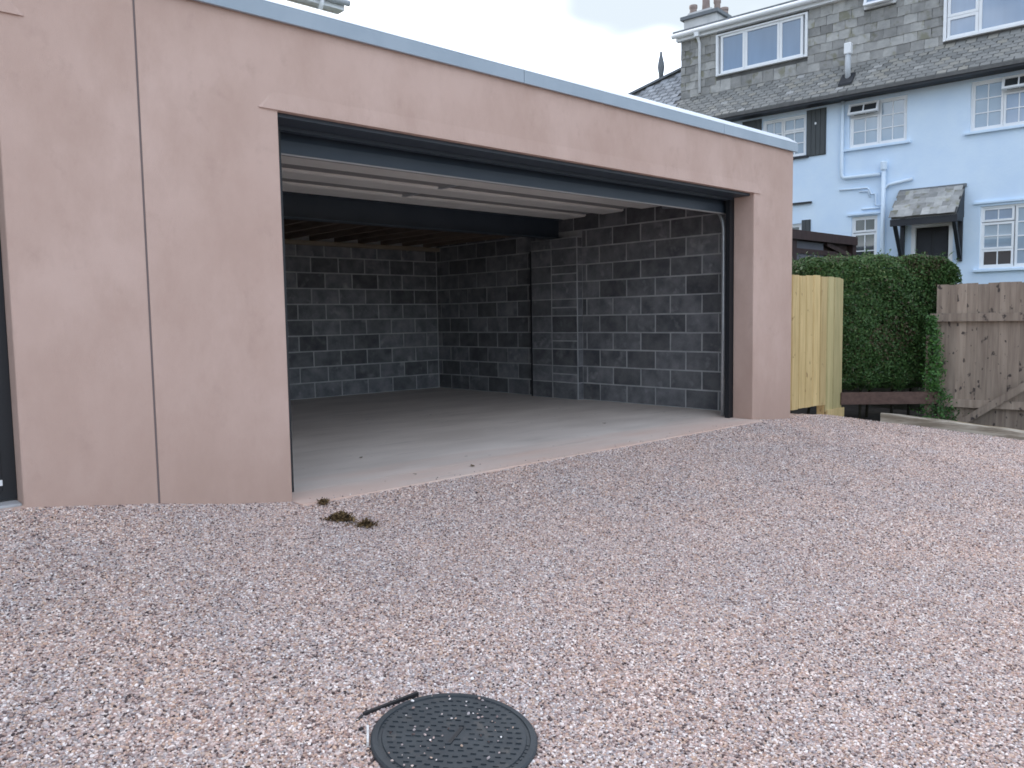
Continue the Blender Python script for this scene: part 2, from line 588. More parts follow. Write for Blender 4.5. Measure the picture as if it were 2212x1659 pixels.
gx = np.concatenate([np.arange(-14, -4, .5), np.arange(-4, 10.01, .1)])
gy = np.concatenate([np.arange(-16, -6, .5), np.arange(-6, .41, .1)])
X, Y = np.meshgrid(gx, gy)
Z = gz(X, Y)
b_ = beyond(X, Y)
Z = Z - np.clip(b_ / .12, 0, 1) * .28
Z = np.where((Y > .12) & (X > -.2) & (X < 6.1), -.3, Z)
Z = np.where((Y > .1) & (X < -.2), Z - .25, Z)
nx_, ny_ = len(gx), len(gy)
vv = np.stack([X.ravel(), Y.ravel(), Z.ravel()], 1)
ff = [(j * nx_ + i, j * nx_ + i + 1, (j + 1) * nx_ + i + 1, (j + 1) * nx_ + i) for j in range(ny_ - 1) for i in range(nx_ - 1)]
me = bpy.data.meshes.new('driveway')
me.from_pydata(vv.tolist(), [], ff)

gm, gt, gb = new_mat('gravel_bed')
gb.inputs['Roughness'].default_value = 0.95
gb.inputs['Specular IOR Level'].default_value = 0.2
vor = gt.nodes.new('ShaderNodeTexVoronoi')
vor.inputs['Scale'].default_value = 75
tcg = gt.nodes.new('ShaderNodeTexCoord')
gt.links.new(tcg.outputs['Object'], vor.inputs['Vector'])
crg = gt.nodes.new('ShaderNodeValToRGB')
GSTOPS = [(0.0, (0.055, 0.040, 0.040)), (0.11, (0.24, 0.175, 0.165)), (0.23, (0.54, 0.365, 0.305)), (0.34, (0.70, 0.50, 0.38)), (0.48, (0.38, 0.345, 0.355)),
          (0.60, (0.67, 0.485, 0.43)), (0.72, (0.51, 0.455, 0.45)), (0.84, (0.82, 0.665, 0.595)), (1.0, (0.98, 0.91, 0.87))]
while len(crg.color_ramp.elements) < len(GSTOPS):
    crg.color_ramp.elements.new(.5)
for el, (p_, c_) in zip(crg.color_ramp.elements, GSTOPS):
    el.position = p_
    el.color = (*[c * .9 for c in c_], 1)
spr = gt.nodes.new('ShaderNodeSeparateColor')
gt.links.new(vor.outputs['Color'], spr.inputs[0])
gt.links.new(spr.outputs[0], crg.inputs['Fac'])
gt.links.new(crg.outputs[0], gb.inputs['Base Color'])
gbp = gt.nodes.new('ShaderNodeBump')
gbp.inputs['Strength'].default_value = .9
gbp.inputs['Distance'].default_value = .012
gbp.invert = True
gt.links.new(vor.outputs['Distance'], gbp.inputs['Height'])
gt.links.new(gbp.outputs[0], gb.inputs['Normal'])
me.materials.append(gm)
drive = link(bpy.data.objects.new('driveway', me))
tag(drive, 'pink gravel driveway sloping down from the garage', kind='structure')

mb = MB()
mb.add([(-150, -150, -.75), (150, -150, -.75), (150, 150, -.75), (-150, 150, -.75)], [(0, 1, 2, 3)])
g_ = mb.build('ground', M['earth'])
tag(g_, 'rough ground around the plot', kind='structure')
mb = MB()
# raised garden in front of the house
mb.add([(9.6, 8, .2), (9.9, -6, .2), (12.0, -6, .75), (11.4, 9, .75), (30, -6, .95), (30, 25, .95), (10, 25, .75), (9.0, 9, .1)],
       [(0, 1, 2, 3), (3, 2, 4, 5, 6), (0, 3, 6, 7)])
g_ = mb.build('garden_ground', M['earth'])
tag(g_, 'raised garden lawn before the white house', kind='structure')

# ------------------------------------------------------------------ gravel stones (stuff)
def stone_mesh(k):
    bm = bmesh.new()
    bmesh.ops.create_icosphere(bm, subdivisions=1, radius=0.5)
    r_ = random.Random(100 + k)
    sx, sy, sz = r_.uniform(.85, 1.25), r_.uniform(.7, 1.0), r_.uniform(.5, .8)
    for v in bm.verts:
        q = r_.uniform(.72, 1.15)
        v.co = Vector((v.co.x * sx * q, v.co.y * sy * q, v.co.z * sz * q))
    me_ = bpy.data.meshes.new('stone')
    bm.to_mesh(me_)
    bm.free()
    return me_


stone_mat, _, _ = ramp_mat('gravel_stone', GSTOPS, rough=0.85, by='random', spec=0.3)
_m, _t, _b = stone_mat, stone_mat.node_tree, stone_mat.node_tree.nodes['Principled BSDF']
_oi = _t.nodes.new('ShaderNodeObjectInfo')
_nz = _t.nodes.new('ShaderNodeTexNoise'); _nz.inputs['Scale'].default_value = 1.9; _nz.inputs['Detail'].default_value = 5
_t.links.new(_oi.outputs['Location'], _nz.inputs['Vector'])
_rp = _t.nodes.new('ShaderNodeValToRGB')
_rp.color_ramp.elements[0].position = .36; _rp.color_ramp.elements[0].color = (.90, .925, .95, 1)
_rp.color_ramp.elements[1].position = .64; _rp.color_ramp.elements[1].color = (1.0, .965, .94, 1)
_t.links.new(_nz.outputs['Fac'], _rp.inputs['Fac'])
_mx = _t.nodes.new('ShaderNodeMix'); _mx.data_type = 'RGBA'; _mx.blend_type = 'MULTIPLY'; _mx.inputs['Factor'].default_value = 1
_src = _b.inputs['Base Color'].links[0].from_socket
_t.links.new(_src, _mx.inputs['A']); _t.links.new(_rp.outputs['Color'], _mx.inputs['B'])
_t.links.new(_mx.outputs['Result'], _b.inputs['Base Color'])
scol = bpy.data.collections.new('gravel_stone_shapes')
for k in range(7):
    sm_ = stone_mesh(k)
    sm_.materials.append(stone_mat)
    scol.objects.link(bpy.data.objects.new('stone', sm_))

MH = (-.805, -2.59)                                # manhole centre
MH_R = .262


def scatter(n, x0, x1, y0, y1):
    x = rng.uniform(x0, x1, n)
    y = rng.uniform(y0, y1, n)
    return x, y


def keep_stones(x, y):
    d = np.hypot(x - CAM.x, y - CAM.y)
    fx, fy = math.sin(yaw), math.cos(yaw)
    depth = (x - CAM.x) * fx + (y - CAM.y) * fy
    side = (x - CAM.x) * fy - (y - CAM.y) * fx
    k = (depth > 1.5) & (np.abs(side) < depth * .70 + .7)
    k &= beyond(x, y) < .01
    k &= ~((y > -.125) & (x > -.02) & (x < 5.3))
    k &= ~((y > -.01) & (x <= 0))
    k &= ~((y > -.012) & (x >= 5.3) & (x < 6.09))
    k &= y < .12
    k &= np.hypot(x - MH[0], y - MH[1]) > MH_R - .004 + .012 * np.sin(np.arctan2(y - MH[1], x - MH[0]) * 7 + 1) * (rng.uniform(0, 1, len(x)) < .5)
    return k, d


xs, ys, ss = [], [], []
x, y = scatter(1300000, -4.5, 8.2, -4.6, .12)
k, d = keep_stones(x, y)
area = 12.7 * 4.72
dens = 1300000 / area
want = np.where(d < 3.4, 20000, np.where(d < 5.0, 16000, np.where(d < 7.5, 11000, 8000)))
k &= rng.uniform(0, 1, len(x)) < want / dens
x, y, d = x[k], y[k], d[k]
size = np.clip(rng.lognormal(math.log(.0086), .24, len(x)), .0045, .0145) * np.where(d < 3.3, 1.12, 1.0) * np.where(d < 5, 1, np.where(d < 7.5, 1.15, 1.3))
z = gz(x, y) + size * rng.uniform(-.02, .22, len(x))
# a few stones thrown onto the manhole cover and the threshold
ex = MH[0] + rng.uniform(-.24, .24, 90); ey = MH[1] + rng.uniform(-.24, .24, 90)
kk = np.hypot(ex - MH[0], ey - MH[1]) < .235
ex, ey = ex[kk], ey[kk]
tx = rng.uniform(.05, 5.2, 90); ty = -.125 + rng.exponential(.05, 90)
es = rng.uniform(.004, .012, len(ex)); ts = rng.uniform(.006, .012, 90)
PX = np.concatenate([x, ex, tx]); PY = np.concatenate([y, ey, ty])
PZ = np.concatenate([z, np.array([float(gz(a, b)) for a, b in zip(ex, ey)]) + .022 + es * .15, ts * .25])
PS = np.concatenate([size, es, ts])
print('gravel stones', len(PX))
pm = bpy.data.meshes.new('gravel')
pm.vertices.add(len(PX))
pm.vertices.foreach_set('co', np.stack([PX, PY, PZ], 1).astype(np.float32).ravel())
a_ = pm.attributes.new('stone_size', 'FLOAT', 'POINT'); a_.data.foreach_set('value', PS.astype(np.float32))
rot_ = np.stack([rng.normal(0, .3, len(PX)), rng.normal(0, .3, len(PX)), rng.uniform(0, 6.28, len(PX))], 1)
a_ = pm.attributes.new('stone_turn', 'FLOAT_VECTOR', 'POINT'); a_.data.foreach_set('vector', rot_.astype(np.float32).ravel())
pm.update()
gravel = link(bpy.data.objects.new('gravel', pm))
tag(gravel, 'small pink and grey gravel stones covering the driveway', 'gravel', kind='stuff')
ng = bpy.data.node_groups.new('gravel_stones', 'GeometryNodeTree')
ng.interface.new_socket('Geometry', in_out='INPUT', socket_type='NodeSocketGeometry')
ng.interface.new_socket('Geometry', in_out='OUTPUT', socket_type='NodeSocketGeometry')
gi = ng.nodes.new('NodeGroupInput'); go = ng.nodes.new('NodeGroupOutput')
iop = ng.nodes.new('GeometryNodeInstanceOnPoints')
ci = ng.nodes.new('GeometryNodeCollectionInfo')
ci.inputs['Collection'].default_value = scol
ci.inputs['Separate Children'].default_value = True
ci.inputs['Reset Children'].default_value = True
iop.inputs['Pick Instance'].default_value = True
na1 = ng.nodes.new('GeometryNodeInputNamedAttribute'); na1.data_type = 'FLOAT'; na1.inputs['Name'].default_value = 'stone_size'
na2 = ng.nodes.new('GeometryNodeInputNamedAttribute'); na2.data_type = 'FLOAT_VECTOR'; na2.inputs['Name'].default_value = 'stone_turn'
ng.links.new(gi.outputs[0], iop.inputs['Points'])
ng.links.new(ci.outputs[0], iop.inputs['Instance'])
ng.links.new(na1.outputs['Attribute'], iop.inputs['Scale'])
ng.links.new(na2.outputs['Attribute'], iop.inputs['Rotation'])
ng.links.new(iop.outputs[0], go.inputs[0])
md = gravel.modifiers.new('stones', 'NODES')
md.node_group = ng

# ------------------------------------------------------------------ garage
W, WC, XR, YB, YR = 5.273, 6.066, 5.74, 6.0, .24
XJ = -.79
garage = empty('garage', (0, 0, 0))
tag(garage, 'pink rendered flat roofed double garage standing open with grey block walls inside', 'garage')

# front wall: two bays parted by the movement joint
rects = [(0, W, -1, 2.35)]
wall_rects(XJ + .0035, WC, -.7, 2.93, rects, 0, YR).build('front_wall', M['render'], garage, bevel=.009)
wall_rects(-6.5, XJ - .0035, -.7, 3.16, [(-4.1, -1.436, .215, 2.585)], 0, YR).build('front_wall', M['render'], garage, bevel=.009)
mb = MB(); mb.box(XJ - .006, XJ + .006, .0045, .2, -.7, 2.93)
mb.build('movement_joint', M['sealant'], garage)


def bead(xl, xr, zb):
    """flared drip over an opening with mitred ends"""
    mb = MB()
    o_, h = .011, .10
    v = [(xl, -.001, zb), (xr, -.001, zb), (xr - .02, -o_, zb - .004), (xl + .02, -o_, zb - .004), (xl + .1, -.001, zb + h), (xr - .1, -.001, zb + h)]
    f = [(0, 1, 2, 3), (3, 2, 5, 4), (0, 3, 4), (1, 5, 2), (0, 4, 5, 1)]
    mb.add(v, f)
    return mb.build('lintel_drip', M['render'], garage)


bead(-.127, 5.40, 2.352)
bead(-4.2, -1.30, 2.587)

# side and back walls, outer skins
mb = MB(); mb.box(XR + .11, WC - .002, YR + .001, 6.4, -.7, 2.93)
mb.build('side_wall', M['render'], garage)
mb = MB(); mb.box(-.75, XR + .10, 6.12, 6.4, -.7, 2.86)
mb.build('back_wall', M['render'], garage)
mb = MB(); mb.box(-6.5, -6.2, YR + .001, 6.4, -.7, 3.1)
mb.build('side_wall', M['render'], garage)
# floor slab and worn lip at the threshold
mb = MB(); mb.box(-.5, XR + .1, .245, 6.1, -.2, 0.0)
fl, ft, fb = new_mat('floor_concrete')
fb.inputs['Roughness'].default_value = .8
fn, fL = ft.nodes.new, ft.links.new
tcf = fn('ShaderNodeTexCoord')


def fnoise(scale, detail, st, off=0.0):
    mp = fn('ShaderNodeMapping'); mp.inputs['Scale'].default_value = st; mp.inputs['Location'].default_value = (off, off, 0)
    fL(tcf.outputs['Object'], mp.inputs['Vector'])
    z_ = fn('ShaderNodeTexNoise'); z_.inputs['Scale'].default_value = scale; z_.inputs['Detail'].default_value = detail
    fL(mp.outputs[0], z_.inputs['Vector'])
    return z_.outputs['Fac']


def frange(v, a, b):
    r = fn('ShaderNodeMapRange'); r.inputs['From Min'].default_value = a; r.inputs['From Max'].default_value = b
    fL(v, r.inputs['Value'])
    return r.outputs[0]


def fmix(f, a, b):
    x_ = fn('ShaderNodeMix'); x_.data_type = 'RGBA'
    fL(f, x_.inputs['Factor'])
    for k_, v in (('A', a), ('B', b)):
        if isinstance(v, tuple):
            x_.inputs[k_].default_value = (*v, 1)
        else:
            fL(v, x_.inputs[k_])
    return x_.outputs['Result']


c_ = fmix(frange(fnoise(1.0, 8, (1, 2.4, 1)), .35, .65), (.63, .55, .495), (.75, .665, .605))
c_ = fmix(frange(fnoise(2.6, 6, (.5, 3.0, 1), 3), .60, .78), c_, (.53, .465, .42))
c_ = fmix(frange(fnoise(11, 3, (1, 1, 1), 8), .70, .78), c_, (.33, .30, .28))
spf = fn('ShaderNodeSeparateXYZ'); fL(tcf.outputs['Object'], spf.inputs[0])
adf = fn('ShaderNodeMath'); adf.operation = 'MULTIPLY_ADD'; adf.inputs[1].default_value = 1.3
fL(fnoise(2.1, 7, (.45, 1.6, 1), 5), adf.inputs[0]); fL(spf.outputs['Y'], adf.inputs[2])
c_ = fmix(frange(adf.outputs[0], 1.25, .45), c_, (.70, .505, .42))
fL(c_, fb.inputs['Base Color'])
fbp = fn('ShaderNodeBump'); fbp.inputs['Strength'].default_value = .2; fbp.inputs['Distance'].default_value = .01
fL(fnoise(40, 4, (1, 1, 1)), fbp.inputs['Height']); fL(fbp.outputs[0], fb.inputs['Normal'])
mb.build('floor_slab', fl, garage)
mb = MB(); mb.box(.003, W - .003, -.118, .243, -.2, -.0005)
mb.build('threshold', fl, garage)

# roof edge trim in lengths
prof = [(-.034, 2.856), (-.034, 2.944), (-.028, 2.950), (.10, 2.950), (.10, 2.935), (-.012, 2.935), (-.012, 2.856)]
cap = [(-.031, 2.951), (-.024, 2.960), (.085, 3.032), (.10, 3.032), (.10, 2.951)]  # profile of the trim's sloped top that carries the painted-in light
for a, b in ((XJ + .01, 1.985), (1.99, 4.66), (4.665, WC + .034)):
    mb = MB(); mb.prism(prof, a, b, 'X')
    tr = mb.build('roof_trim', M['trim'], garage)
    mb = MB(); mb.prism(cap, a, b, 'X')
    mb.build('trim_lit_top', M['trimlit'], tr)  # sloped top of the trim, kept separate to carry the painted-in light
prof2 = [(2 * WC - WC - p if False else WC - p, q - .0005) for p, q in prof]
mb = MB(); mb.prism(prof2, .101, 6.4, 'Y')
mb.build('roof_trim', M['trim'], garage)
prof3 = [(p, q + .23) for p, q in prof]
mb = MB(); mb.prism(prof3, -6.5, XJ, 'X'); mb.build('roof_trim', M['trim'], garage)
mb = MB(); mb.box(XJ + .01, WC - .1, .101, 6.4, 2.90, 2.935); mb.box(-6.5, XJ - .01, .101, 6.4, 3.13, 3.165)
mb.build('roof_deck', M['felt'], garage)
mb = MB(); mb.box(-.5, XR + .05, YR + .001, 3.3, 2.74, 2.80); mb.box(-.5, XR + .05, 3.301, 6.1, 2.462, 2.52)
mb.build('ceiling_board', M['timber_dark'], garage)
# lintel soffit and header
mb = MB(); mb.box(.002, W - .002, .05, YR + .0, 2.325, 2.349)
mb.build('lintel_soffit', M['anthracite'], garage)
mb = MB(); mb.box(.0, W + .1, YR + .002, YR + .06, 2.30, 2.72)
mb.build('header_panel', M['anthracite'], garage)

# block walls
bw = MB()
bw.box(XR - .0025, XR + .10, YR + .003, 6.1, -.1, 2.82)
bwall = bw.build('block_wall', M['mortar'], garage)
bk = MB(); bk.box(-.5, XR - .003, YB - .0025, YB + .11, -.1, 2.45)
kwall = bk.build('block_wall', M['mortar'], garage)
lf = MB(); lf.box(-.5, -.39, YR + .003, 6.0, -.1, 2.82)
lwall = lf.build('block_wall', M['mortar'], garage)


def block_me(w, h, d, seed):
    bm = bmesh.new()
    bmesh.ops.create_cube(bm, size=1)
    r_ = random.Random(seed)
    for v in bm.verts:
        v.co = Vector((v.co.x * w + r_.uniform(-.002, .002), v.co.y * d + r_.uniform(-.0015, .0015), v.co.z * h + r_.uniform(-.002, .002)))
    me_ = bpy.data.meshes.new('block')
    bm.to_mesh(me_); bm.free()
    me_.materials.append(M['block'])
    return me_


BL = [block_me(.430, .207, .02, s) for s in range(4)]
BH = [block_me(.209, .209, .02, 10 + s) for s in range(2)]
BT = [block_me(.43, .098, .02, 20 + s) for s in range(2)]
BX = {}


def put_block(me_, loc, rz, parent, name='block'):
    o = bpy.data.objects.new(name, me_)
    o.location = loc
    o.rotation_euler = (random.uniform(-.004, .004), random.uniform(-.007, .007), rz + random.uniform(-.006, .006))
    link(o, parent)
    return o


# right hand wall: running bond along Y; PIER occupies Y 2.83..3.70
PY0, PY1 = 2.83, 3.70
for c in range(12):
    zc = .1125 + .225 * c
    y0 = .27 + (.225 if c % 2 else 0) - .45
    while y0 < 6.0:
        a, b = max(y0, .25), min(y0 + .45, 5.995)
        for (p, q) in (((a, min(b, PY0)), (max(a, PY1), b)) if zc < 2.2 else ((a, b),)):
            if q - p > .05:
                if abs(q - p - .45) < 1e-6 :
                    put_block(random.choice(BL), (XR + .004, (p + q) / 2, zc), R(90), bwall)
                else:
                    key = round(q - p, 2)
                    if key not in BX:
                        BX[key] = block_me(key - .019, .207, .02, int(key * 100))
                    put_block(BX[key], (XR + .004, (p + q) / 2, zc), R(90), bwall)
        y0 += .45
# back wall, the stretch that can be seen
joined = MB()
for c in range(10):
    zc = .1125 + .225 * c
    x1 = XR - .01 - (.225 if c % 2 else 0)
    first = True
    xx = XR - .01
    edges = [xx] + ([xx - .225] if c % 2 else [])
    while edges[-1] > -.4:
        edges.append(edges[-1] - .45)
    for b, a in zip(edges[:-1], edges[1:]):
        if (a + b) / 2 < 2.3:
            joined.box(a + .006, b - .006, YB - .006, YB + .014, zc - .107, zc + .107)
            continue
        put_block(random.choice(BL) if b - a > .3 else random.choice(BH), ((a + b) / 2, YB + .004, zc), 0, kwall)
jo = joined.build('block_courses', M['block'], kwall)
tag(jo, kind='stuff')
joined = MB()
for c in range(12):
    zc = .1125 + .225 * c
    y0 = .27 - (.225 if c % 2 else 0)
    while y0 < 5.9:
        joined.box(-.40, -.382, max(y0, .26) + .006, min(y0 + .45, 5.98) - .006, zc - .107, zc + .107)
        y0 += .45
jo = joined.build('block_courses', M['block'], lwall)
tag(jo, kind='stuff')
# pier under the steel beam
pr = MB(); pr.box(XR - .1005, XR + .003, PY0 - .0005, PY1 - .006, -.05, 2.166)
pier = pr.build('block_pier', M['mortar'], garage)
PXF = XR - .094
mb = MB(); mb.box(XR - .106, XR + .003, PY1 - .004, PY1 + .022, -.02, 2.03)
mb.build('movement_joint', M['black'], garage)
pf = block_me(.375, .212, .02, 61); pt = block_me(.455, .212, .02, 62); ph = block_me(.455, .096, .02, 63); pe = block_me(.088, .212, .016, 64)
for c in range(9):
    zc = .1125 + .225 * c
    put_block(pf, (PXF, PY1 - .2, zc), R(90), pier)
    if c % 2 == 0:
        put_block(pt, (PXF, PY0 + .236, zc), R(90), pier)
    else:
        put_block(ph, (PXF, PY0 + .236, zc - .056), R(90), pier)
        put_block(ph, (PXF, PY0 + .236, zc + .056), R(90), pier)
    put_block(pe, (XR - .046, PY0 + .006, zc), 0, pier)
put_block(block_me(.088, .118, .016, 77), (XR - .046, PY0 + .006, 2.096), 0, pier)
for w_, yc in ((.375, PY1 - .2), (.455, PY0 + .236)):
    put_block(block_me(w_, .118, .02, int(w_ * 1000)), (PXF, yc, 2.096), R(90), pier)

# steel beam, joists, wall plate
bprof = [(3.17, 2.17), (3.33, 2.17), (3.33, 2.182), (3.256, 2.182), (3.256, 2.418), (3.33, 2.418), (3.33, 2.43), (3.17, 2.43), (3.17, 2.418), (3.244, 2.418), (3.244, 2.182), (3.17, 2.182)]
mb = MB(); mb.prism(bprof, -.38, XR - .01, 'X')
mb.build('steel_beam', M['anthracite'], garage)
jm = MB(); jm.box(-.0235, .0235, 3.335, 6.05, 2.246, 2.455)
jme = jm.mesh('joist', M['timber_dark'])
for k in range(15):
    o = bpy.data.objects.new('joist', jme)
    o.location = (-.1 + k * .4, 0, 0)
    link(o, garage)
jm = MB(); jm.box(-.0235, .0235, .31, 3.16, 2.535, 2.735)
jme = jm.mesh('joist', M['timber_dark'])
for k in range(15):
    o = bpy.data.objects.new('joist', jme)
    o.location = (-.1 + k * .4, 0, 0)
    link(o, garage)
mb = MB(); mb.box(-.35, XR - .01, YB - .10, YB - .01, 2.185, 2.244)
mb.build('wall_plate', M['timber_pale'], garage)

# sectional door rolled up under the ceiling
sdoor = bpy.data.objects.new('sectional_door', None)
link(sdoor, garage)
cprof = [(.335, 2.178), (.342, 2.26), (.37, 2.335), (.43, 2.40), (.52, 2.432), (.76, 2.44)]
inner = [(p + .035 - .0 * i, q - .028 if i > 1 else q) for i, (p, q) in enumerate(cprof)]
inner = [(.375, 2.178), (.382, 2.25), (.405, 2.31), (.455, 2.363), (.53, 2.39), (.76, 2.40)]
mb = MB(); mb.prism(cprof + inner[::-1], -.07, 5.58, 'X')
mb.build('door_section', M['anthracite'], sdoor)
mb = MB(); mb.prism([(.340, 2.168), (.372, 2.168), (.372, 2.1775), (.340, 2.1775)], -.07, 5.58, 'X')
mb.build('bottom_seal', M['doorgroove'], sdoor)
for a, b in ((.80, 1.13), (1.39, 1.74), (2.0, 2.365), (2.625, 3.05)):
    mb = MB(); mb.prism([(a, 2.412), (a + .025, 2.40), (b - .025, 2.40), (b, 2.412), (b, 2.44), (a, 2.44)], -.07, 5.60, 'X')
    mb.build('door_section', M['doorskin'], sdoor)
for a, b in ((1.132, 1.388), (1.742, 1.998), (2.367, 2.623)):
    mb = MB(); mb.box(-.06, 5.55, a, b, 2.424, 2.439)
    mb.build('hinge_strip', M['doorgroove'], sdoor)
    for hx in (2.75,):
        mb = MB(); mb.box(hx - .025, hx + .025, a - .02, b + .02, 2.402, 2.423)
        mb.build('hinge', M['galv'], sdoor)


def arc_track(x):
    pts = [(x, .40, .005), (x, .40, 1.0), (x, .40, 2.02)]
    for k in range(1, 7):
        a = math.pi / 2 * k / 6
        pts.append((x, .40 + .30 * (1 - math.cos(a)), 2.02 + .30 * math.sin(a)))
    pts.append((x, 1.2, 2.345))
    return pts


for x in (5.335, .02):
    mb = MB()
    mb.tube(arc_track(x), .024, 8)
    mb.build('door_track', M['galv'], garage, smooth=True)
for a, b in ((5.205, 5.34), (-.06, .135)):
    mb = MB(); mb.box(a, b, YR + .003, YR + .055, 0.002, 2.32)
    mb.build('door_post', M['black'], garage)

# second opening at the left, closed dark door
mb = MB(); mb.box(-4.098, -1.438, .125, .16, .235, 2.583)
ldoor = mb.build('side_door', M['black'], garage)
for k in range(4):
    mb = MB(); mb.box(-4.05, -1.50, .119, .1245, .28 + k * .57, .80 + k * .57)
    mb.build('door_panel', M['black'], ldoor, bevel=.004)
mb = MB(); mb.box(-1.585, -1.500, .112, .1185, .312, .340)
mb.build('maker_plate', M['upvc'], ldoor)
mb = MB(); mb.box(-4.098, -1.438, .02, .3, .05, .228)
mb.build('door_sill', M['pave'], garage, bevel=.006)

# ------------------------------------------------------------------ manhole cover
mz = float(gz(*MH))
gxs = float(gz(MH[0] + .2, MH[1]) - gz(MH[0] - .2, MH[1])) / .4
gys = float(gz(MH[0], MH[1] + .2) - gz(MH[0], MH[1] - .2)) / .4
man = empty('manhole_cover', (MH[0], MH[1], mz + .004), 0)
man.rotation_euler = (math.atan(gys), -math.atan(gxs), 0)
tag(man, 'round black plastic manhole cover set in the gravel', 'manhole cover')
fr = MB()
q = .32
for (x0, x1, y0, y1) in ((-q, q, q - .02, q), (-q, q, -q, -q + .02), (-q, -q + .02, -q + .0205, q - .0205), (q - .02, q, -q + .0205, q - .0205)):
    fr.box(x0, x1, y0, y1, -.08, .004)
fro = fr.build('frame', M['plastic'], man)
fro.location = (0, .0, -.03)
eb = MB(); eb.bar((-.155, .284, .002), (.062, .281, .006), .010, .022)
eb.bar((-.190, .268, -.002), (-.160, .281, .001), .010, .016); eb.bar((-.200, .219, .002), (-.214, .213, .004), .010, .014)
eb.build('frame_edge', M['black'], man)
lid = MB()
lid.lathe([(.262, -.05), (.262, .010), (.257, .015), (.240, .016), (.238, .011), (.228, .011), (.226, .0155), (.0001, .0155)], 0, 0, 64)
lido = lid.build('lid', M['plastic'], man, smooth=False)
studs = MB()
for r_, n_ in ((.025, 6), (.055, 12), (.085, 18), (.115, 25), (.145, 31), (.175, 38), (.203, 44)):
    for k_ in range(n_):
        a = 2 * math.pi * k_ / n_ + r_ * 9
        cx, cy = r_ * math.cos(a), r_ * math.sin(a)
        if abs(cx) < .05 and abs(cy) < .02:
            continue
        studs.bar((cx - .0085 * R_.x, cy - .0085 * R_.y, .0165), (cx + .0085 * R_.x, cy + .0085 * R_.y, .0165), .006, .006)
tag(studs.build('tread_studs', M['plastic'], man), kind='stuff')
rb = MB()
for k_ in range(72):
    a = 2 * math.pi * k_ / 72
    if (k_ // 9) % 2:
        continue
    rb.bar((.228 * math.cos(a), .228 * math.sin(a), .0105), (.2365 * math.cos(a), .2365 * math.sin(a), .0105), .004, .006)
tag(rb.build('rim_ribs', M['plastic'], man), kind='stuff')
sl_ = MB(); sl_.bar((-.045, -.028, .0155), (.045, .018, .0155), .012, .006)
sl_.build('lifting_slot', M['black'], man)
wp = MB(); wp.bar((-.184, .213, .006), (-.236, .132, .006), .007, .016)
wp.build('pale_edge_strip', M['whitestone'], man)

# ------------------------------------------------------------------ debris
def clump(name, cx, cy, r, n, label):
    mb = MB()
    z0 = float(gz(cx, cy))
    r_ = random.Random(int(cx * 1000))
    for i in range(n):
        a = r_.uniform(0, 6.28); d_ = r * r_.random() ** .75 * (1.0 if r_.random() < .8 else 1.7)
        d_ *= 1 + .35 * math.sin(3 * a + cx * 40)
        px, py = d_ * math.cos(a), d_ * math.sin(a) * .55
        hgt = max(0, 1 - d_ / r) * r * .5 + .002
        L_ = r_.uniform(.010, .030)
        w_ = r_.uniform(.003, .008)
        th, ph_ = r_.uniform(0, 6.28), r_.uniform(-.5, 1.0)
        dx, dy, dz = math.cos(th) * math.cos(ph_) * L_, math.sin(th) * math.cos(ph_) * L_, math.sin(ph_) * L_
        zz = .010 + hgt * r_.random()
        p = Vector((px, py, zz)); e_ = Vector((dx, dy, dz)); s_ = Vector((-dy, dx, r_.uniform(-.5, .5) * L_)).normalized() * w_
        mb.add([p - s_, p + s_, p + e_ + s_ * .4, p + e_ - s_ * .4], [(0, 1, 2, 3)])
    # ragged core
    core = []
    for k_ in range(9):
        for m_ in range(4):
            a = 2 * math.pi * k_ / 9; rr = r * (.55, .5, .35, .1)[m_] * r_.uniform(.75, 1.1)
            core.append((rr * math.cos(a), rr * math.sin(a) * .55, (-.01, .012, .026, .034)[m_] * r_.uniform(.8, 1.1) * r / .06))
    fs = [(m_ * 1 + k_ * 4, m_ + ((k_ + 1) % 9) * 4, m_ + 1 + ((k_ + 1) % 9) * 4, m_ + 1 + k_ * 4) for k_ in range(9) for m_ in range(3)]
    mb.add(core, fs)
    o = mb.build(name, M['moss'], loc=(cx, cy, z0))
    return tag(o, label, 'debris')


o = clump('moss_clump', .055, -.47, .085, 520, 'larger brown clump of dried moss on the gravel before the left jamb')
o.rotation_euler = (0, 0, R(-62))
o = clump('moss_clump', .115, -.645, .05, 220, 'ragged tail end of the brown moss clump nearest the camera')
o.rotation_euler = (0, 0, R(-40))
o = clump('moss_clump', .125, -.15, .042, 200, 'small brown moss clump against the threshold by the left jamb')
o.rotation_euler = (0, 0, R(70))


def leaf(cx, cy, s, rz, label):
    mb = MB()
    n_ = 9
    v = []
    for i in range(n_):
        t_ = i / (n_ - 1)
        w_ = math.sin(math.pi * t_ ** .8) * .34 * s
        zc = .006 + .35 * s * (t_ - .4) ** 2
        v += [((t_ - .5) * s, -w_, zc + .12 * w_), ((t_ - .5) * s, 0, zc - .1 * w_ + .001), ((t_ - .5) * s, w_, zc + .3 * w_)]
    f = []
    for i in range(n_ - 1):
        for k_ in range(2):
            f.append((i * 3 + k_, i * 3 + k_ + 1, i * 3 + k_ + 4, i * 3 + k_ + 3))
    mb.add(v, f)
    o = mb.build('dead_leaf', M['leafdry'], loc=(cx, cy, 0.001))
    o.rotation_euler = (0, 0, rz)
    so_ = o.modifiers.new('thickness', 'SOLIDIFY'); so_.thickness = .0012
    return tag(o, label, 'leaf', 'dead leaves on the garage floor')


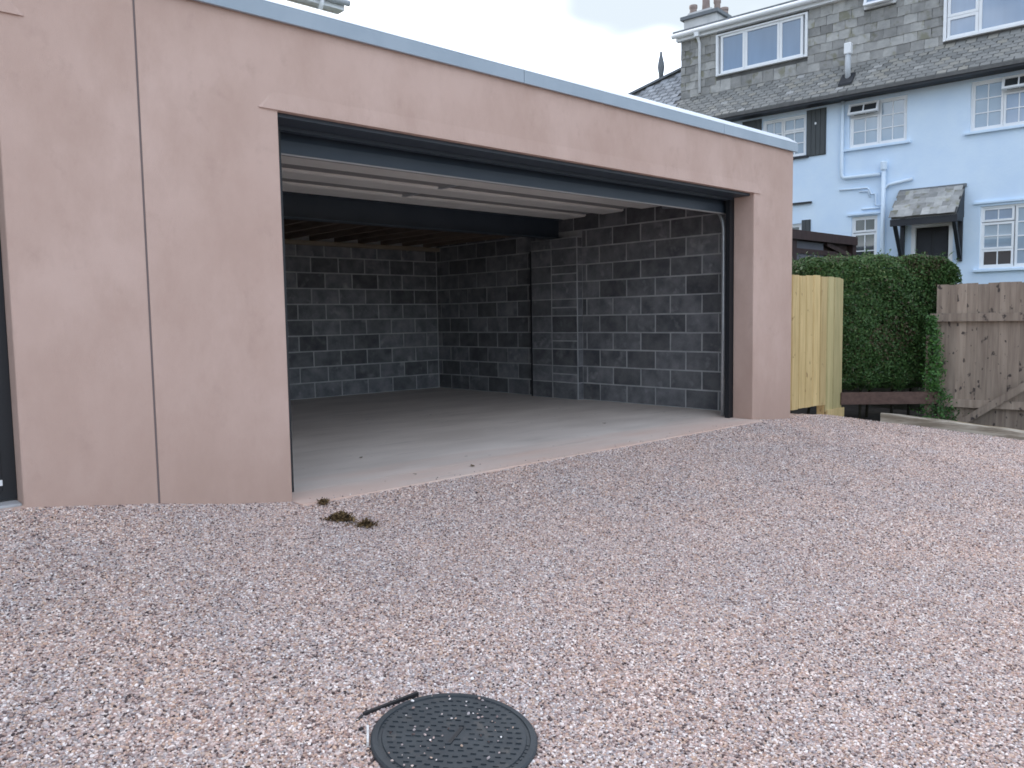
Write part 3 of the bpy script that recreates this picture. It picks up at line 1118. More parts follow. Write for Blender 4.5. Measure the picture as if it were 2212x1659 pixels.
leaf(1.14, 1.04, .035, .4, 'dead leaf on the garage floor, the farthest in from the threshold')
leaf(1.51, .09, .05, 1.2, 'brown dead leaf on the threshold lip left of the middle')
leaf(1.02, .14, .03, 2.0, 'small dead leaf near the threshold, leftmost of those on the floor edge')
leaf(4.0, .95, .04, 2.6, 'dead leaf on the garage floor towards the right wall')

# ------------------------------------------------------------------ gate
gate = empty('timber_gate', (6.07, .12, 0))
tag(gate, 'new pale timber board gate beside the garage corner', 'gate')
bx = .02
bws = [.165, .17, .16, .175, .165, .17]
for i, w_ in enumerate(bws):
    mb = MB()
    zt, zb_ = 1.545 + random.uniform(-.010, .008), .0 + random.uniform(-.006, .006)
    yo = random.uniform(-.006, .006)
    mb.prism([(.003, -.004), (.012, -.022 + yo), (w_ - .022, -.022 + yo), (w_ - .013, -.004), (w_ - .013, .0), (.003, .0)], zb_, zt, 'Z')
    mb.build('board', M['gate'], gate, loc=(bx, 0, 0))
    bx += w_ + .002
bx2 = bx
for i, w_ in enumerate((.17, .17)):
    mb = MB()
    mb.prism([(.003, -.006), (.012, -.024), (w_ - .022, -.024), (w_ - .013, -.006), (w_ - .013, .0), (.003, .0)], -.10 + .01 * i, 1.54 - .006 * i, 'Z')
    mb.build('board', M['gate_green'], gate, loc=(bx2, 0, 0))
    bx2 += w_ + .002
mb = MB(); mb.box(bx - .0, bx2 + .08, .004, .10, -.4, 1.525)
mb.build('post', M['gate'], gate)
mb = MB(); mb.box(bx2, bx2 + .075, -.012, .001, -.3, 1.52)
mb.build('post_face', M['gate_green'], gate)
mb = MB(); mb.box(.02, bx2, .0005, .0035, .01, 1.52)
mb.build('backing', M['gap'], gate)
for zc in (.25, .80, 1.32):
    mb = MB(); mb.box(.03, bx - .01, .004, .045, zc - .045, zc + .045)
    mb.build('ledge', M['gate'], gate)
mb = MB(); mb.box(bx - .02, bx2 + .085, -.045, -.025, -.22, -.07)
mb.build('kickboard', M['gate'], gate)

# ------------------------------------------------------------------ fence
fence = empty('board_fence', (8.62, -.59, -.40), R(-80))
tag(fence, 'weathered grey brown board fence with rails and diagonal brace behind timber edging', 'fence')
x_ = 0.0
i = 0
while x_ < 3.2:
    w_ = random.uniform(.098, .125)
    mb = MB()
    zt = 1.84 + random.uniform(-.012, .006)
    mb.prism([(0, .004), (w_ + .012, -.004), (w_ + .012, .006), (0, .018)], 0.0, zt, 'Z')
    mb.build('board', M['weathered'], fence, loc=(x_, random.uniform(-.002, .002), 0))
    x_ += w_
    i += 1
mb = MB(); mb.box(-.06, 3.3, -.062, -.007, 1.375, 1.475)
mb.build('rail', M['weathered'], fence)
mb = MB(); mb.box(-.06, 3.3, -.060, -.007, .305, .40)
mb.build('rail', M['weathered'], fence)
mb = MB(); mb.bar((.22, -.082, .04), (1.95, -.082, 1.30), .035, .085)
mb.build('brace', M['weathered'], fence)
mb = MB(); mb.box(-.10, -.02, -.06, .02, -.1, 1.20)
mb.build('post', M['weathered'], fence)
mb = MB(); mb.box(2.3, 2.4, -.165, -.065, -.1, 1.80)
mb.build('post', M['weathered'], fence)

# low stained rail before the hedge
mb = MB(); mb.bar((7.50, .11, .04), (8.50, -.66, .02), .045, .15)
o = mb.build('low_rail', M['brownrail'])
tag(o, 'low brown stained rail across the foot of the hedge', 'rail')

# timber edging along the gravel
elen = 2.9
em = (EDGE_A + ed * (elen / 2 - .02)) + en * .075
mb = MB()
nseg = 14
prof = [(-.06, -.20), (.06, -.20), (.064, .085), (.052, .098), (-.05, .098), (-.062, .086)]
vv_, ff_ = [], []
for s_ in range(nseg + 1):
    xs_ = -elen / 2 + elen * s_ / nseg
    P2 = em + ed * xs_
    zz = float(gz(*(P2 - en * .08)))
    for (p_, q_) in prof:
        jx = random.uniform(-.003, .003)
        vv_.append((xs_, p_ + jx, zz + q_ + random.uniform(-.004, .004)))
n_ = len(prof)
for s_ in range(nseg):
    for k_ in range(n_):
        ff_.append((s_ * n_ + k_, s_ * n_ + (k_ + 1) % n_, (s_ + 1) * n_ + (k_ + 1) % n_, (s_ + 1) * n_ + k_))
ff_.append(tuple(range(n_)))
ff_.append(tuple(range(nseg * n_, nseg * n_ + n_)))
mb.add(vv_, ff_)
o = mb.build('timber_edging', M['sleeper'], loc=(em[0], em[1], 0))
o.rotation_euler = (0, 0, math.atan2(ed[1], ed[0]))
tag(o, 'weathered timber sleeper edging the gravel before the fence', 'sleeper')

# dark soil strip between gravel and fence
mb = MB()
mb.add([(7.2, -.5, -.45), (7.6, .2, -.4), (7.3, 2.2, -.25), (9.8, 2.2, -.25), (9.8, -6, -.5), (8.9, -6, -.5)], [(0, 1, 2, 3, 4, 5)])
g_ = mb.build('planting_strip', M['soil'])
tag(g_, 'dark bare soil between the gravel and the hedge', kind='structure')

# ------------------------------------------------------------------ hedge
HYAW = -yaw
HC = CAM + (Vector((math.sin(yaw), math.cos(yaw), 0)) * 11.05) + Vector((math.cos(yaw), -math.sin(yaw), 0)) * (4.68)
hedge = empty('hedge', (HC.x, HC.y, -.4), -yaw)
tag(hedge, 'clipped dark green hedge behind the new gate', 'hedge')
HL, HD, HT = 1.20, .62, 2.235         # half length, half depth, top above the root


def hedge_shape(u, v, w, grow=1.0):
    """point of a rounded block, u v w in -1..1 on a cube face"""
    p = np.stack([u, v, w], -1)
    k4 = (np.abs(p) ** 7).sum(-1, keepdims=True) ** (1 / 7)
    p = p / k4
    zt = HT
    x = p[..., 0] * HL * grow
    y = p[..., 1] * HD * grow
    zz = .50 + (p[..., 2] * .5 + .5) * (zt - .50) * grow
    # left shoulder slopes off
    sh = np.clip((-x - .78) / .42, 0, 1)
    zz = zz - sh * np.clip((zz - 1.5) / .7, 0, 1) * .26
    zz = zz + .02 * np.sin(x * 5.1 + 1.0) * np.cos(y * 4) + .012 * np.sin(x * 13)
    x = x + .03 * np.sin(zz * 6 + y * 3)
    y = y + .03 * np.sin(zz * 5 + x * 7)
    # lower right corner is cut back
    x = np.where((x > .75), x - np.clip((1.72 - zz) / .5, 0, 1) * .10, x)
    return np.stack([x, y, zz], -1)


def leaves(n, pts_fn, parent, name, m, size=(.02, .042), inset=.10):
    r_ = rng
    fc = r_.choice(6, n, p=[.12, .10, .46, .06, .20, .06])
    a, b = r_.uniform(-1, 1, n), r_.uniform(-1, 1, n)
    u = np.select([fc == 0, fc == 1], [1, -1], default=a)
    v = np.select([fc == 2, fc == 3], [-1, 1], default=np.where(fc < 2, a, b))
    w = np.select([fc == 4, fc == 5], [1, -1], default=b)
    P = pts_fn(u, v, w)
    ctr = np.array([0, 0, 1.3])
    nrm = P - ctr
    nrm[:, 2] *= .6
    nrm /= np.linalg.norm(nrm, axis=1, keepdims=True)
    dep = r_.uniform(0, 1, n) ** 1.7 * inset
    lump = .028 * np.sin(P[:, 0] * 17 + 3 * P[:, 2]) * np.sin(P[:, 2] * 15 + P[:, 1] * 12)
    P = P - nrm * (dep - lump)[:, None]
    return P, nrm, dep


def leaf_mesh(P, nrm, sizes, shade, name, m, parent):
    n = len(P)
    t = rng.normal(0, 1, (n, 3)) + nrm * .3
    nn = nrm + rng.normal(0, .7, (n, 3))
    nn /= np.linalg.norm(nn, axis=1, keepdims=True)
    t -= nn * (t * nn).sum(1, keepdims=True)
    t /= np.linalg.norm(t, axis=1, keepdims=True)
    s = np.cross(nn, t)
    L_ = sizes[:, None]
    W_ = L_ * .42
    V = np.stack([P - t * L_ * .5, P + s * W_ * .5 + nn * L_ * .06, P + t * L_ * .5 - nn * L_ * .05, P - s * W_ * .5 + nn * L_ * .06], 1).reshape(-1, 3)
    me_ = bpy.data.meshes.new(name)
    me_.vertices.add(4 * n); me_.loops.add(4 * n); me_.polygons.add(n)
    me_.vertices.foreach_set('co', V.astype(np.float32).ravel())
    me_.loops.foreach_set('vertex_index', np.arange(4 * n, dtype=np.int32))
    me_.polygons.foreach_set('loop_start', np.arange(0, 4 * n, 4, dtype=np.int32))
    me_.polygons.foreach_set('loop_total', np.full(n, 4, dtype=np.int32))
    at = me_.attributes.new('leaf_tone', 'FLOAT', 'FACE')
    at.data.foreach_set('value', shade.astype(np.float32))
    me_.update()
    me_.materials.append(m)
    return link(bpy.data.objects.new(name, me_), parent)


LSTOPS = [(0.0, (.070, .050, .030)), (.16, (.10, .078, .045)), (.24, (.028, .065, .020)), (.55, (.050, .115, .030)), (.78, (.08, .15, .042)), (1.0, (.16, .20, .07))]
leaf_mat, lt_, lb_ = ramp_mat('hedge_leaf', LSTOPS, rough=.55, by='leaf_tone', spec=.35)
lb_.inputs['Subsurface Weight'].default_value = 0
P, nrm, dep = leaves(105000, hedge_shape, hedge, 'foliage', leaf_mat)
patch = np.sin(P[:, 0] * 3.3 + 1.7 * P[:, 2] + 2) * np.sin(P[:, 2] * 3.9 - P[:, 0] * 2.2 + .6)
ns_ = 260
pick = rng.choice(np.where((P[:, 2] > 1.2))[0], ns_)
SP = np.repeat(P[pick], 9, 0); SN = np.repeat(nrm[pick], 9, 0)
tt = np.tile(np.linspace(.1, 1, 9), ns_)[:, None] * np.repeat(rng.uniform(.03, .11, ns_), 9)[:, None]
SD = SN + np.repeat(rng.normal(0, .45, (ns_, 3)), 9, 0) + np.array([0, 0, .5])
SP = SP + SD * tt + rng.normal(0, .006, SP.shape)
P = np.concatenate([P, SP]); nrm = np.concatenate([nrm, SN])
patch = np.sin(P[:, 0] * 3.3 + 1.7 * P[:, 2] + 2) * np.sin(P[:, 2] * 3.9 - P[:, 0] * 2.2 + .6)
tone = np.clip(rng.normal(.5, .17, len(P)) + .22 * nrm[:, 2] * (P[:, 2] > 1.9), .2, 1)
brown = (patch > .45) & (rng.uniform(0, 1, len(P)) < .26) | (rng.uniform(0, 1, len(P)) < .04)
tone = np.where(brown, rng.uniform(0, .2, len(P)), tone)
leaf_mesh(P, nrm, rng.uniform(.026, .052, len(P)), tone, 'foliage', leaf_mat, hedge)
# twiggy core
n_ = 26
cv, cf = [], []
U, V = np.meshgrid(np.linspace(0, 2 * math.pi, n_, endpoint=False), np.linspace(-1, 1, 12))
cu = np.sign(np.cos(U)) * np.minimum(1, np.abs(np.cos(U)) * 1.35); cvv = np.sign(np.sin(U)) * np.minimum(1, np.abs(np.sin(U)) * 1.35)
CP = hedge_shape(cu, cvv, V, .95)
CP = (CP - np.array([0, 0, 1.3])) * np.array([.96, .86, .985]) + np.array([0, 0, 1.3])
mb = MB()
vl = CP.reshape(-1, 3).tolist()
fl_ = [(j * n_ + i, j * n_ + (i + 1) % n_, (j + 1) * n_ + (i + 1) % n_, (j + 1) * n_ + i) for j in range(11) for i in range(n_)]
fl_ += [tuple(range(n_))[::-1], tuple(range(11 * n_, 12 * n_))]
mb.add(vl, fl_)
M['twig'] = mat('hedge_twigs', (.012, .014, .008), (.03, .026, .016), scale=25, rough=1, bump=.8, bscale=40)
mb.build('twig_core', M['twig'], hedge)
for k_ in range(9):
    mb = MB()
    x0 = -1.0 + k_ * .25 + random.uniform(-.06, .06)
    y0 = random.uniform(-.4, .1)
    pts_ = [(x0, y0, -.08), (x0 + random.uniform(-.05, .05), y0, .25), (x0 + random.uniform(-.1, .1), y0 + .03, .75)]
    mb.tube(pts_, [.022, .018, .012], 6)
    mb.build('stem', M['twig'], hedge)

# creeper at the fence end
CRP = CAM + Vector((math.sin(yaw), math.cos(yaw), 0)) * 10.18 + Vector((math.cos(yaw), -math.sin(yaw), 0)) * 5.30
creeper = empty('creeper', (CRP.x, CRP.y, -.4), -yaw)
tag(creeper, 'bright green creeper tumbling over the near end of the fence', 'creeper')
n_ = 2600
hz = rng.uniform(.05, 1.45, n_)
wid = np.interp(hz, [0, .3, .55, .8, 1.1, 1.45], [.30, .34, .12, .13, .09, .05])
px = np.interp(hz, [0, .3, .6, .85, 1.45], [.16, .14, .0, .02, -.03]) + rng.normal(0, .45, n_) * wid
P = np.stack([px, rng.normal(0, .05, n_), hz], 1)
nrm = np.tile(np.array([0, -1, .35]), (n_, 1))
bright = np.exp(-((hz - .72) / .2) ** 2)
tone = np.clip(rng.normal(.25 + .35 * 1, .18, n_) + .12 * bright, .1, 1)
cre_mat, _, _ = ramp_mat('creeper_leaf', [(0, (.03, .045, .02)), (.4, (.03, .08, .02)), (.8, (.05, .15, .025)), (1, (.09, .22, .04))], rough=.5, by='leaf_tone')
leaf_mesh(P, nrm, rng.uniform(.028, .055, n_), tone, 'foliage', cre_mat, creeper)
mb = MB(); mb.tube([(.1, .02, -.05), (.03, .0, .4), (.0, .0, .8), (-.03, 0, 1.35)], [.014, .012, .009, .005], 6)
mb.build('stem', M['twig'], creeper)

# ------------------------------------------------------------------ white house
house = empty('house', (13.666, .6066, 0), R(-83))
tag(house, 'white painted slate roofed house with shutters and porch behind the hedge', 'house')

openings = {'W1': (-3.97, -3.06, 4.27, 5.09), 'W2': (-2.22, -1.18, 4.28, 5.12), 'W3': (-.14, 1.05, 4.27, 5.13),
            'G1': (-4.5, -3.13, 1.95, 2.93), 'G2': (-2.15, -1.67, 1.93, 2.96), 'D': (-1.06, -.36, .7, 2.72), 'G3': (.06, 1.25, 1.85, 2.94)}
wall_rects(-8.8, 4.0, .2, 5.22, list(openings.values()), 0, .3).build('wall', M['whitewall'], house)
mb = MB(); mb.box(-8.8, -8.5, .301, 4.8, .2, 5.22)
mb.build('wall', M['whitewall'], house)


def light_frame(mb, panes, s0, s1, z0, z1, nc, nr, y, fw=.04, bw_=.018, depth=.045, proud=0.0):
    """sash with glazing bars into mb, pane rectangles appended"""
    ya, yb = y - proud, y + depth - proud
    mb.box(s0, s1, ya, yb, z0, z0 + fw); mb.box(s0, s1, ya, yb, z1 - fw, z1)
    mb.box(s0, s0 + fw, ya, yb, z0 + fw, z1 - fw); mb.box(s1 - fw, s1, ya, yb, z0 + fw, z1 - fw)
    gw = (s1 - s0 - 2 * fw); gh = (z1 - z0 - 2 * fw)
    for c in range(1, nc):
        xx = s0 + fw + gw * c / nc
        mb.box(xx - bw_ / 2, xx + bw_ / 2, ya + .008, yb - .008, z0 + fw, z1 - fw)
    for r_ in range(1, nr):
        zz = z0 + fw + gh * r_ / nr
        xs2 = [s0 + fw] + [s0 + fw + gw * c / nc for c in range(1, nc)] + [s1 - fw]
        for q_ in range(nc):
            mb.box(xs2[q_] + (bw_ / 2 if q_ else 0), xs2[q_ + 1] - (bw_ / 2 if q_ < nc - 1 else 0), ya + .008, yb - .008, zz - bw_ / 2, zz + bw_ / 2)
    for c in range(nc):
        for r_ in range(nr):
            panes.append((s0 + fw + gw * c / nc + (bw_ / 2 if c else 0), s0 + fw + gw * (c + 1) / nc - (bw_ / 2 if c < nc - 1 else 0),
                          z0 + fw + gh * r_ / nr + (bw_ / 2 if r_ else 0), z0 + fw + gh * (r_ + 1) / nr - (bw_ / 2 if r_ < nr - 1 else 0), y + .022 - proud))


def window(rect, lights, y=.05, fw=.045, sill=True, sill_out=.07, mats=None, proud_lights=()):
    s0, s1, z0, z1 = rect
    mb = MB()
    panes = []
    for i_, (a, b, c, d, nc, nr, mk) in enumerate(lights):
        k0 = len(panes)
        light_frame(mb, panes, a, b, c, d, nc, nr, y, fw=.036)
        for k_ in range(k0, len(panes)):
            panes[k_] = panes[k_] + (mk,)
    # outer frame
    mb.box(s0 - .0, s0 + .03, y - .012, y + .06, z0, z1); mb.box(s1 - .03, s1, y - .012, y + .06, z0, z1)
    mb.box(s0 + .03, s1 - .03, y - .012, y + .06, z1 - .03, z1); mb.box(s0 + .03, s1 - .03, y - .012, y + .06, z0, z0 + .03)
    mb.box(s0, s1, y + .061, y + .075, z0, z1)
    wo = mb.build('window', M['upvc'], house)
    for (a, b, c, d, yy, mk) in panes:
        pb = MB(); pb.box(a - .004, b + .004, yy, yy + .006, c - .004, d + .004)
        pb.build('pane', M[mk], wo)
    if sill:
        sb = MB()
        sb.prism([(y - .0135, z0 - .055), (-sill_out, z0 - .055), (-sill_out, z0 - .02), (y - .0135, z0 - .002)], s0 - .08, s1 + .08, 'X')
        sb.build('sill', M['whitewall'], wo)
    return wo


# upper left window between shutters
s0, s1, z0, z1 = openings['W1']
window(openings['W1'], [(s0 + .03, -3.55, z0 + .03, z1 - .03, 2, 3, 'pane_net'), (-3.545, s1 - .03, 4.80, z1 - .03, 2, 1, 'pane_net'), (-3.545, s1 - .03, z0 + .03, 4.795, 2, 2, 'pane_net')], sill=False)
mb = MB(); mb.box(s0 - .05, s1 + .06, -.06, .035, z0 - .05, z0 - .003)
mb.build('black_sill', M['blacktimber'], house)
# upper middle, top light propped open
s0, s1, z0, z1 = openings['W2']
w2 = window(openings['W2'], [(s0 + .03, -1.685, z0 + .03, 4.86, 2, 2, 'pane_net'), (-1.68, s1 - .03, z0 + .03, z1 - .03, 2, 3, 'pane_net'), (s0 + .03, -1.685, 4.865, z1 - .03, 2, 1, 'pane_dark')])


def open_light(wo, a, b, zt, zb_, y, tilt, nc=2):
    mb = MB(); ps = []
    light_frame(mb, ps, a, b, zb_ - zt, 0, nc, 1, -.045, fw=.04, bw_=.022)
    o = mb.build('open_light', M['upvc'], house)
    o.location = (0, y, zt)
    o.rotation_euler = (-tilt, 0, 0)
    for (p, q_, c, d, yy) in ps:
        pb = MB(); pb.box(p - .004, q_ + .004, yy, yy + .006, c - .004, d + .004)
        pb.build('pane', M['pane_dark'], o)
    return o


open_light(w2, s0 + .0, -1.665, z1 - .035, 4.86, .0, R(24))
# upper right
s0, s1, z0, z1 = openings['W3']
w3 = window(openings['W3'], [(s0 + .03, .36, z0 + .03, z1 - .03, 2, 3, 'pane_net'), (.365, s1 - .03, z0 + .03, 4.86, 3, 2, 'pane_blind'), (.365, s1 - .03, 4.865, z1 - .03, 3, 1, 'pane_dark')])
open_light(w3, .35, s1 + .0, z1 - .035, 4.86, .0, R(22), 3)
# ground floor
s0, s1, z0, z1 = openings['G1']
window(openings['G1'], [(s0 + .03, -3.8, z0 + .03, z1 - .03, 2, 3, 'pane_net'), (-3.795, s1 - .03, z0 + .03, z1 - .03, 2, 3, 'pane_dark')])
s0, s1, z0, z1 = openings['G2']
window(openings['G2'], [(s0 + .03, s1 - .03, z0 + .03, 2.64, 2, 2, 'pane_dark'), (s0 + .03, s1 - .03, 2.66, z1 - .03, 2, 1, 'pane_dark')])
s0, s1, z0, z1 = openings['G3']
w3g = window(openings['G3'], [(s0 + .03, .58, z0 + .03, z0 + .33, 2, 1, 'pane_dark'), (s0 + .03, .58, z0 + .335, 2.65, 2, 2, 'pane_net'), (s0 + .03, .58, 2.67, z1 - .03, 2, 1, 'pane_blind'),
                              (.60, s1 - .03, z0 + .03, z1 - .03, 2, 4, 'pane_net')])
# drip mouldings over ground openings
for a, b, zc in ((-.04, 1.4, 3.0), (-2.22, -1.60, 3.0)):
    mb = MB(); mb.box(a, b, -.045, -.001, zc - .015, zc + .02)
    mb.build('drip_moulding', M['whitewall'], house)
mb = MB(); mb.box(-4.7, -2.92, -.06, -.001, 3.31, 3.345)
mb.build('drip_moulding', M['blacktimber'], house)
# shutters
for a, b, c, d in ((-3.045, -2.66, 4.235, 5.14), (-4.40, -3.985, 4.235, 5.14), (-3.118, -2.94, 1.92, 2.99)):
    mb = MB(); mb.box(a, b, -.022, -.001, c, d)
    sh = mb.build('shutter', M['shutter'], house)
    nb = max(2, round((b - a) / .1))
    for k_ in range(nb):
        x0 = a + .012 + (b - a - .024) * k_ / nb
        x1_ = a + .012 + (b - a - .024) * (k_ + 1) / nb - .008
        q_ = MB(); q_.box(x0, x1_, -.034, -.0225, c + .01, d - .01)
        q_.build('plank', M['shutter'], sh)
q_ = MB()
q_.prism([(-2.86 + .022 * math.cos(t * 1.2566 + 1.57), 4.86 + .028 * math.sin(t * 1.2566 + 1.57)) for t in range(5)], -.04, -.0345, 'Y')
q_.build('shutter_cutout', M['upvc'], house)
# door and its frame
mb = MB(); mb.box(-1.06, -.99, -.012, .10, .7, 2.72); mb.box(-.43, -.36, -.012, .10, .7, 2.72); mb.box(-.99, -.43, -.012, .10, 2.655, 2.72)
fd = mb.build('door_frame', M['upvc'], house)
mb = MB(); mb.box(-.989, -.431, .06, .10, .7, 2.654)
dr = mb.build('door', M['black'], house)
for k_ in range(2):
    mb = MB(); mb.box(-.96 + .27 * k_, -.73 + .27 * k_, .05, .0595, 1.85, 2.58)
    mb.build('door_panel', M['blacktimber'], dr, bevel=.01)
# porch canopy
can = bpy.data.objects.new('porch_canopy', None); link(can, house)
ca, cb = -1.27, -.17
oy, oz, wz = -.62, 2.83, 3.34
mb = MB(); mb.prism([(-.002, wz - .05), (oy, oz - .05), (oy, oz - .0), (-.002, wz)], ca + .02, cb - .02, 'X')
mb.build('canopy_deck', M['slatebed'], can)
mb = MB(); mb.box(ca, cb, oy + .0, oy + .045, oz - .17, oz - .052)
mb.build('canopy_beam', M['blacktimber'], can)
for x0 in (ca + .03, cb - .10):
    mb = MB()
    mb.box(x0, x0 + .07, -.075, -.001, 2.0, 2.86)
    mb.build('bracket_post', M['blacktimber'], can)
    mb = MB(); mb.bar((x0 + .035, -.05, 2.06), (x0 + .035, oy + .07, 2.68), .06, .06)
    mb.build('bracket_brace', M['blacktimber'], can)
    mb = MB(); mb.box(x0, x0 + .07, oy + .046, -.076, 2.70, 2.775)
    mb.build('bracket_arm', M['blacktimber'], can)
mb = MB(); mb.prism([(-.002, wz - .052), (oy + .046, oz - .052), (oy + .046, oz - .12), (-.002, 2.78)], cb - .045, cb - .021, 'X')
mb.build('canopy_side', M['blacktimber'], can)
slope = math.atan2(wz - oz, -oy)
slen = math.hypot(wz - oz, oy)


def slate_me(w, h, seed, t=.012):
    bm = bmesh.new()
    bmesh.ops.create_cube(bm, size=1)
    r_ = random.Random(seed)
    for v in bm.verts:
        v.co = Vector((v.co.x * w + r_.uniform(-.006, .006), v.co.y * t, v.co.z * h + r_.uniform(-.008, .008)))
    me_ = bpy.data.meshes.new('slate')
    bm.to_mesh(me_); bm.free()
    me_.materials.append(M['slate'])
    return me_


cs = [slate_me(.135, .20, 200 + s) for s in range(4)]
rows = 5
for r_ in range(rows):
    t_ = (r_ + .35) / rows
    n_s = 8
    for k_ in range(n_s):
        xx = ca + .01 + (cb - ca - .02) * (k_ + .5) / n_s + (.5 if r_ % 2 else 0) * .06 - .03
        xx = min(max(xx, ca + .05), cb - .05)
        o = bpy.data.objects.new('slate', random.choice(cs))
        o.location = (xx, oy - .02 - oy * t_ + .0, oz + (wz - oz) * t_ + .018)
        o.rotation_euler = (-(math.pi / 2 - slope) + R(4), random.uniform(-.03, .03), random.uniform(-.02, .02))
        link(o, can)
mb = MB(); mb.box(ca, cb + .01, -.05, -.001, wz - .02, wz + .035)
mb.build('lead_flashing', M['cheek'], can)
# downpipes on the white wall
def pipe(pts, r, name='downpipe', m='pipe'):
    mb = MB(); mb.tube(pts, r, 8)
    return mb.build(name, M[m], house, smooth=True)


pipe([(-2.33, -.06, 5.20), (-2.33, -.06, 3.80), (-2.32, -.06, 3.75), (-2.27, -.06, 3.72), (-1.62, -.06, 3.71)], .036)
pipe([(-1.55, -.07, 3.82), (-1.55, -.07, 2.5), (-1.54, -.07, .9)], .042)
pipe([(-1.54, -.05, 3.42), (-1.46, -.05, 3.50), (-1.05, -.05, 3.56)], .032, 'waste_pipe')
pipe([(-2.38, -.03, 3.50), (-1.86, -.03, 3.49), (-1.82, -.03, 3.45), (-1.78, -.03, 3.36), (-1.70, -.03, 3.36), (-1.70, -.03, 3.14), (-1.60, -.03, 3.13)], .016, 'waste_pipe')
pipe([(-2.0, -.03, 3.43), (-1.84, -.03, 3.43), (-1.80, -.03, 3.30)], .012, 'waste_pipe')
pipe([(-1.95, -.03, 3.09), (-1.62, -.03, 3.09)], .016, 'waste_pipe')
mb = MB(); mb.lathe([(.06, 3.78), (.062, 3.80), (.062, 3.92), (.05, 3.94)], -1.55, -.075, 12)
mb.build('hopper', M['pipe'], house)
# eaves: soffit, gutter line, skirt roof
EY, EZ = -.36, 5.30
DY, DZ = .25, 5.94
mb = MB(); mb.box(-10.2, 4.0, EY + .03, -.001, 5.185, 5.23)
mb.build('soffit', M['blacktimber'], house)
mb = MB(); mb.box(-10.2, 4.0, EY, EY + .029, 5.17, 5.285)
mb.build('fascia', M['blacktimber'], house)
pit = math.atan2(DZ - EZ, DY - EY)
mb = MB(); mb.prism([(EY - .02, EZ - .03), (DY + .1, DZ + .07), (DY + .1, DZ - .0), (EY - .02, EZ - .09)], -6.0, 4.0, 'X')
skirt = mb.build('skirt_roof', M['slatebed'], house)
sks = MB()
tones = []
ca_, sa_ = math.cos(pit), math.sin(pit)
NR = 9
for r_ in range(NR):
    t_ = (r_ + .1) / NR
    xx = -5.98 + (.085 if r_ % 2 else 0)
    while xx < 3.9:
        w2, h2 = .076 + random.uniform(-.006, .004), .075
        lift = .020 + random.uniform(-.004, .010)
        by, bz = EY - .03 + (DY - EY) * t_, EZ - .045 + (DZ - EZ) * t_
        rot = random.uniform(-.05, .05) * w2
        sks.add([(xx - w2, by, bz + lift + rot), (xx + w2, by, bz + lift - rot), (xx + w2, by + ca_ * .16, bz + sa_ * .16 + .006), (xx - w2, by + ca_ * .16, bz + sa_ * .16 + .006),
                 (xx - w2, by + .006, bz), (xx + w2, by + .006, bz)], [(0, 1, 2, 3), (4, 5, 1, 0)])
        tn = min(max(random.gauss(.5, .22), 0), 1)
        tones += [tn, tn * .6]
        xx += .170
sk_mat, _, _ = ramp_mat('skirt_slate', [(0, (.15, .152, .148)), (.35, (.205, .207, .20)), (.6, (.245, .245, .235)), (.8, (.27, .258, .225)), (1, (.35, .35, .345))], rough=.8, by='slate_tone')
sko = sks.build('slate_courses', sk_mat, skirt)
at_ = sko.data.attributes.new('slate_tone', 'FLOAT', 'FACE')
at_.data.foreach_set('value', np.array(tones, np.float32))
tag(sko, kind='stuff')
# dormer
dwin = {'A': (-5.13, -3.14, 6.27, 7.14), 'B': (-2.05, -1.48, 6.90, 7.16), 'C': (-.66, 1.3, 5.99, 7.14)}
dw = wall_rects(-6.0, 4.0, 5.6, 7.30, list(dwin.values()), DY + .02, DY + .2)
dorm = dw.build('dormer_wall', M['slatebed'], house)
mb = MB(); mb.box(-6.0, -5.82, DY + .201, 3.2, 5.6, 7.30)
mb.build('dormer_cheek', M['cheek'], house)
ds = [slate_me(.232, .235, 400 + s_) for s_ in range(6)]
DX = {}
r_ = 0
zz = 5.72
while zz < 7.25:
    free = [(-5.995, 1.35)]
    for (a, b, c, d) in dwin.values():
        if zz + .10 > c and zz - .09 < d:
            free = [(p, q_) for f0, f1 in free for p, q_ in ((f0, min(f1, a)), (max(f0, b), f1)) if q_ - p > .02]
    x0 = -6.0 + (.119 if r_ % 2 else 0) - .239
    while x0 < 1.35:
        for f0, f1 in free:
            p, q_ = max(x0, f0), min(x0 + .239, f1)
            wd = q_ - p
            if wd < .03:
                continue
            if wd > .235:
                sm2 = random.choice(ds)
            else:
                key = round(wd, 2)
                if key not in DX:
                    DX[key] = slate_me(max(key - .007, .02), .235, 500 + int(key * 100))
                sm2 = DX[key]
            o = bpy.data.objects.new('slate', sm2)
            o.location = ((p + q_) / 2, DY + .006 + random.uniform(-.003, .003), zz)
            o.rotation_euler = (R(-3.5), random.uniform(-.015, .015), random.uniform(-.012, .012))
            link(o, dorm)
        x0 += .239
    zz += .172
    r_ += 1


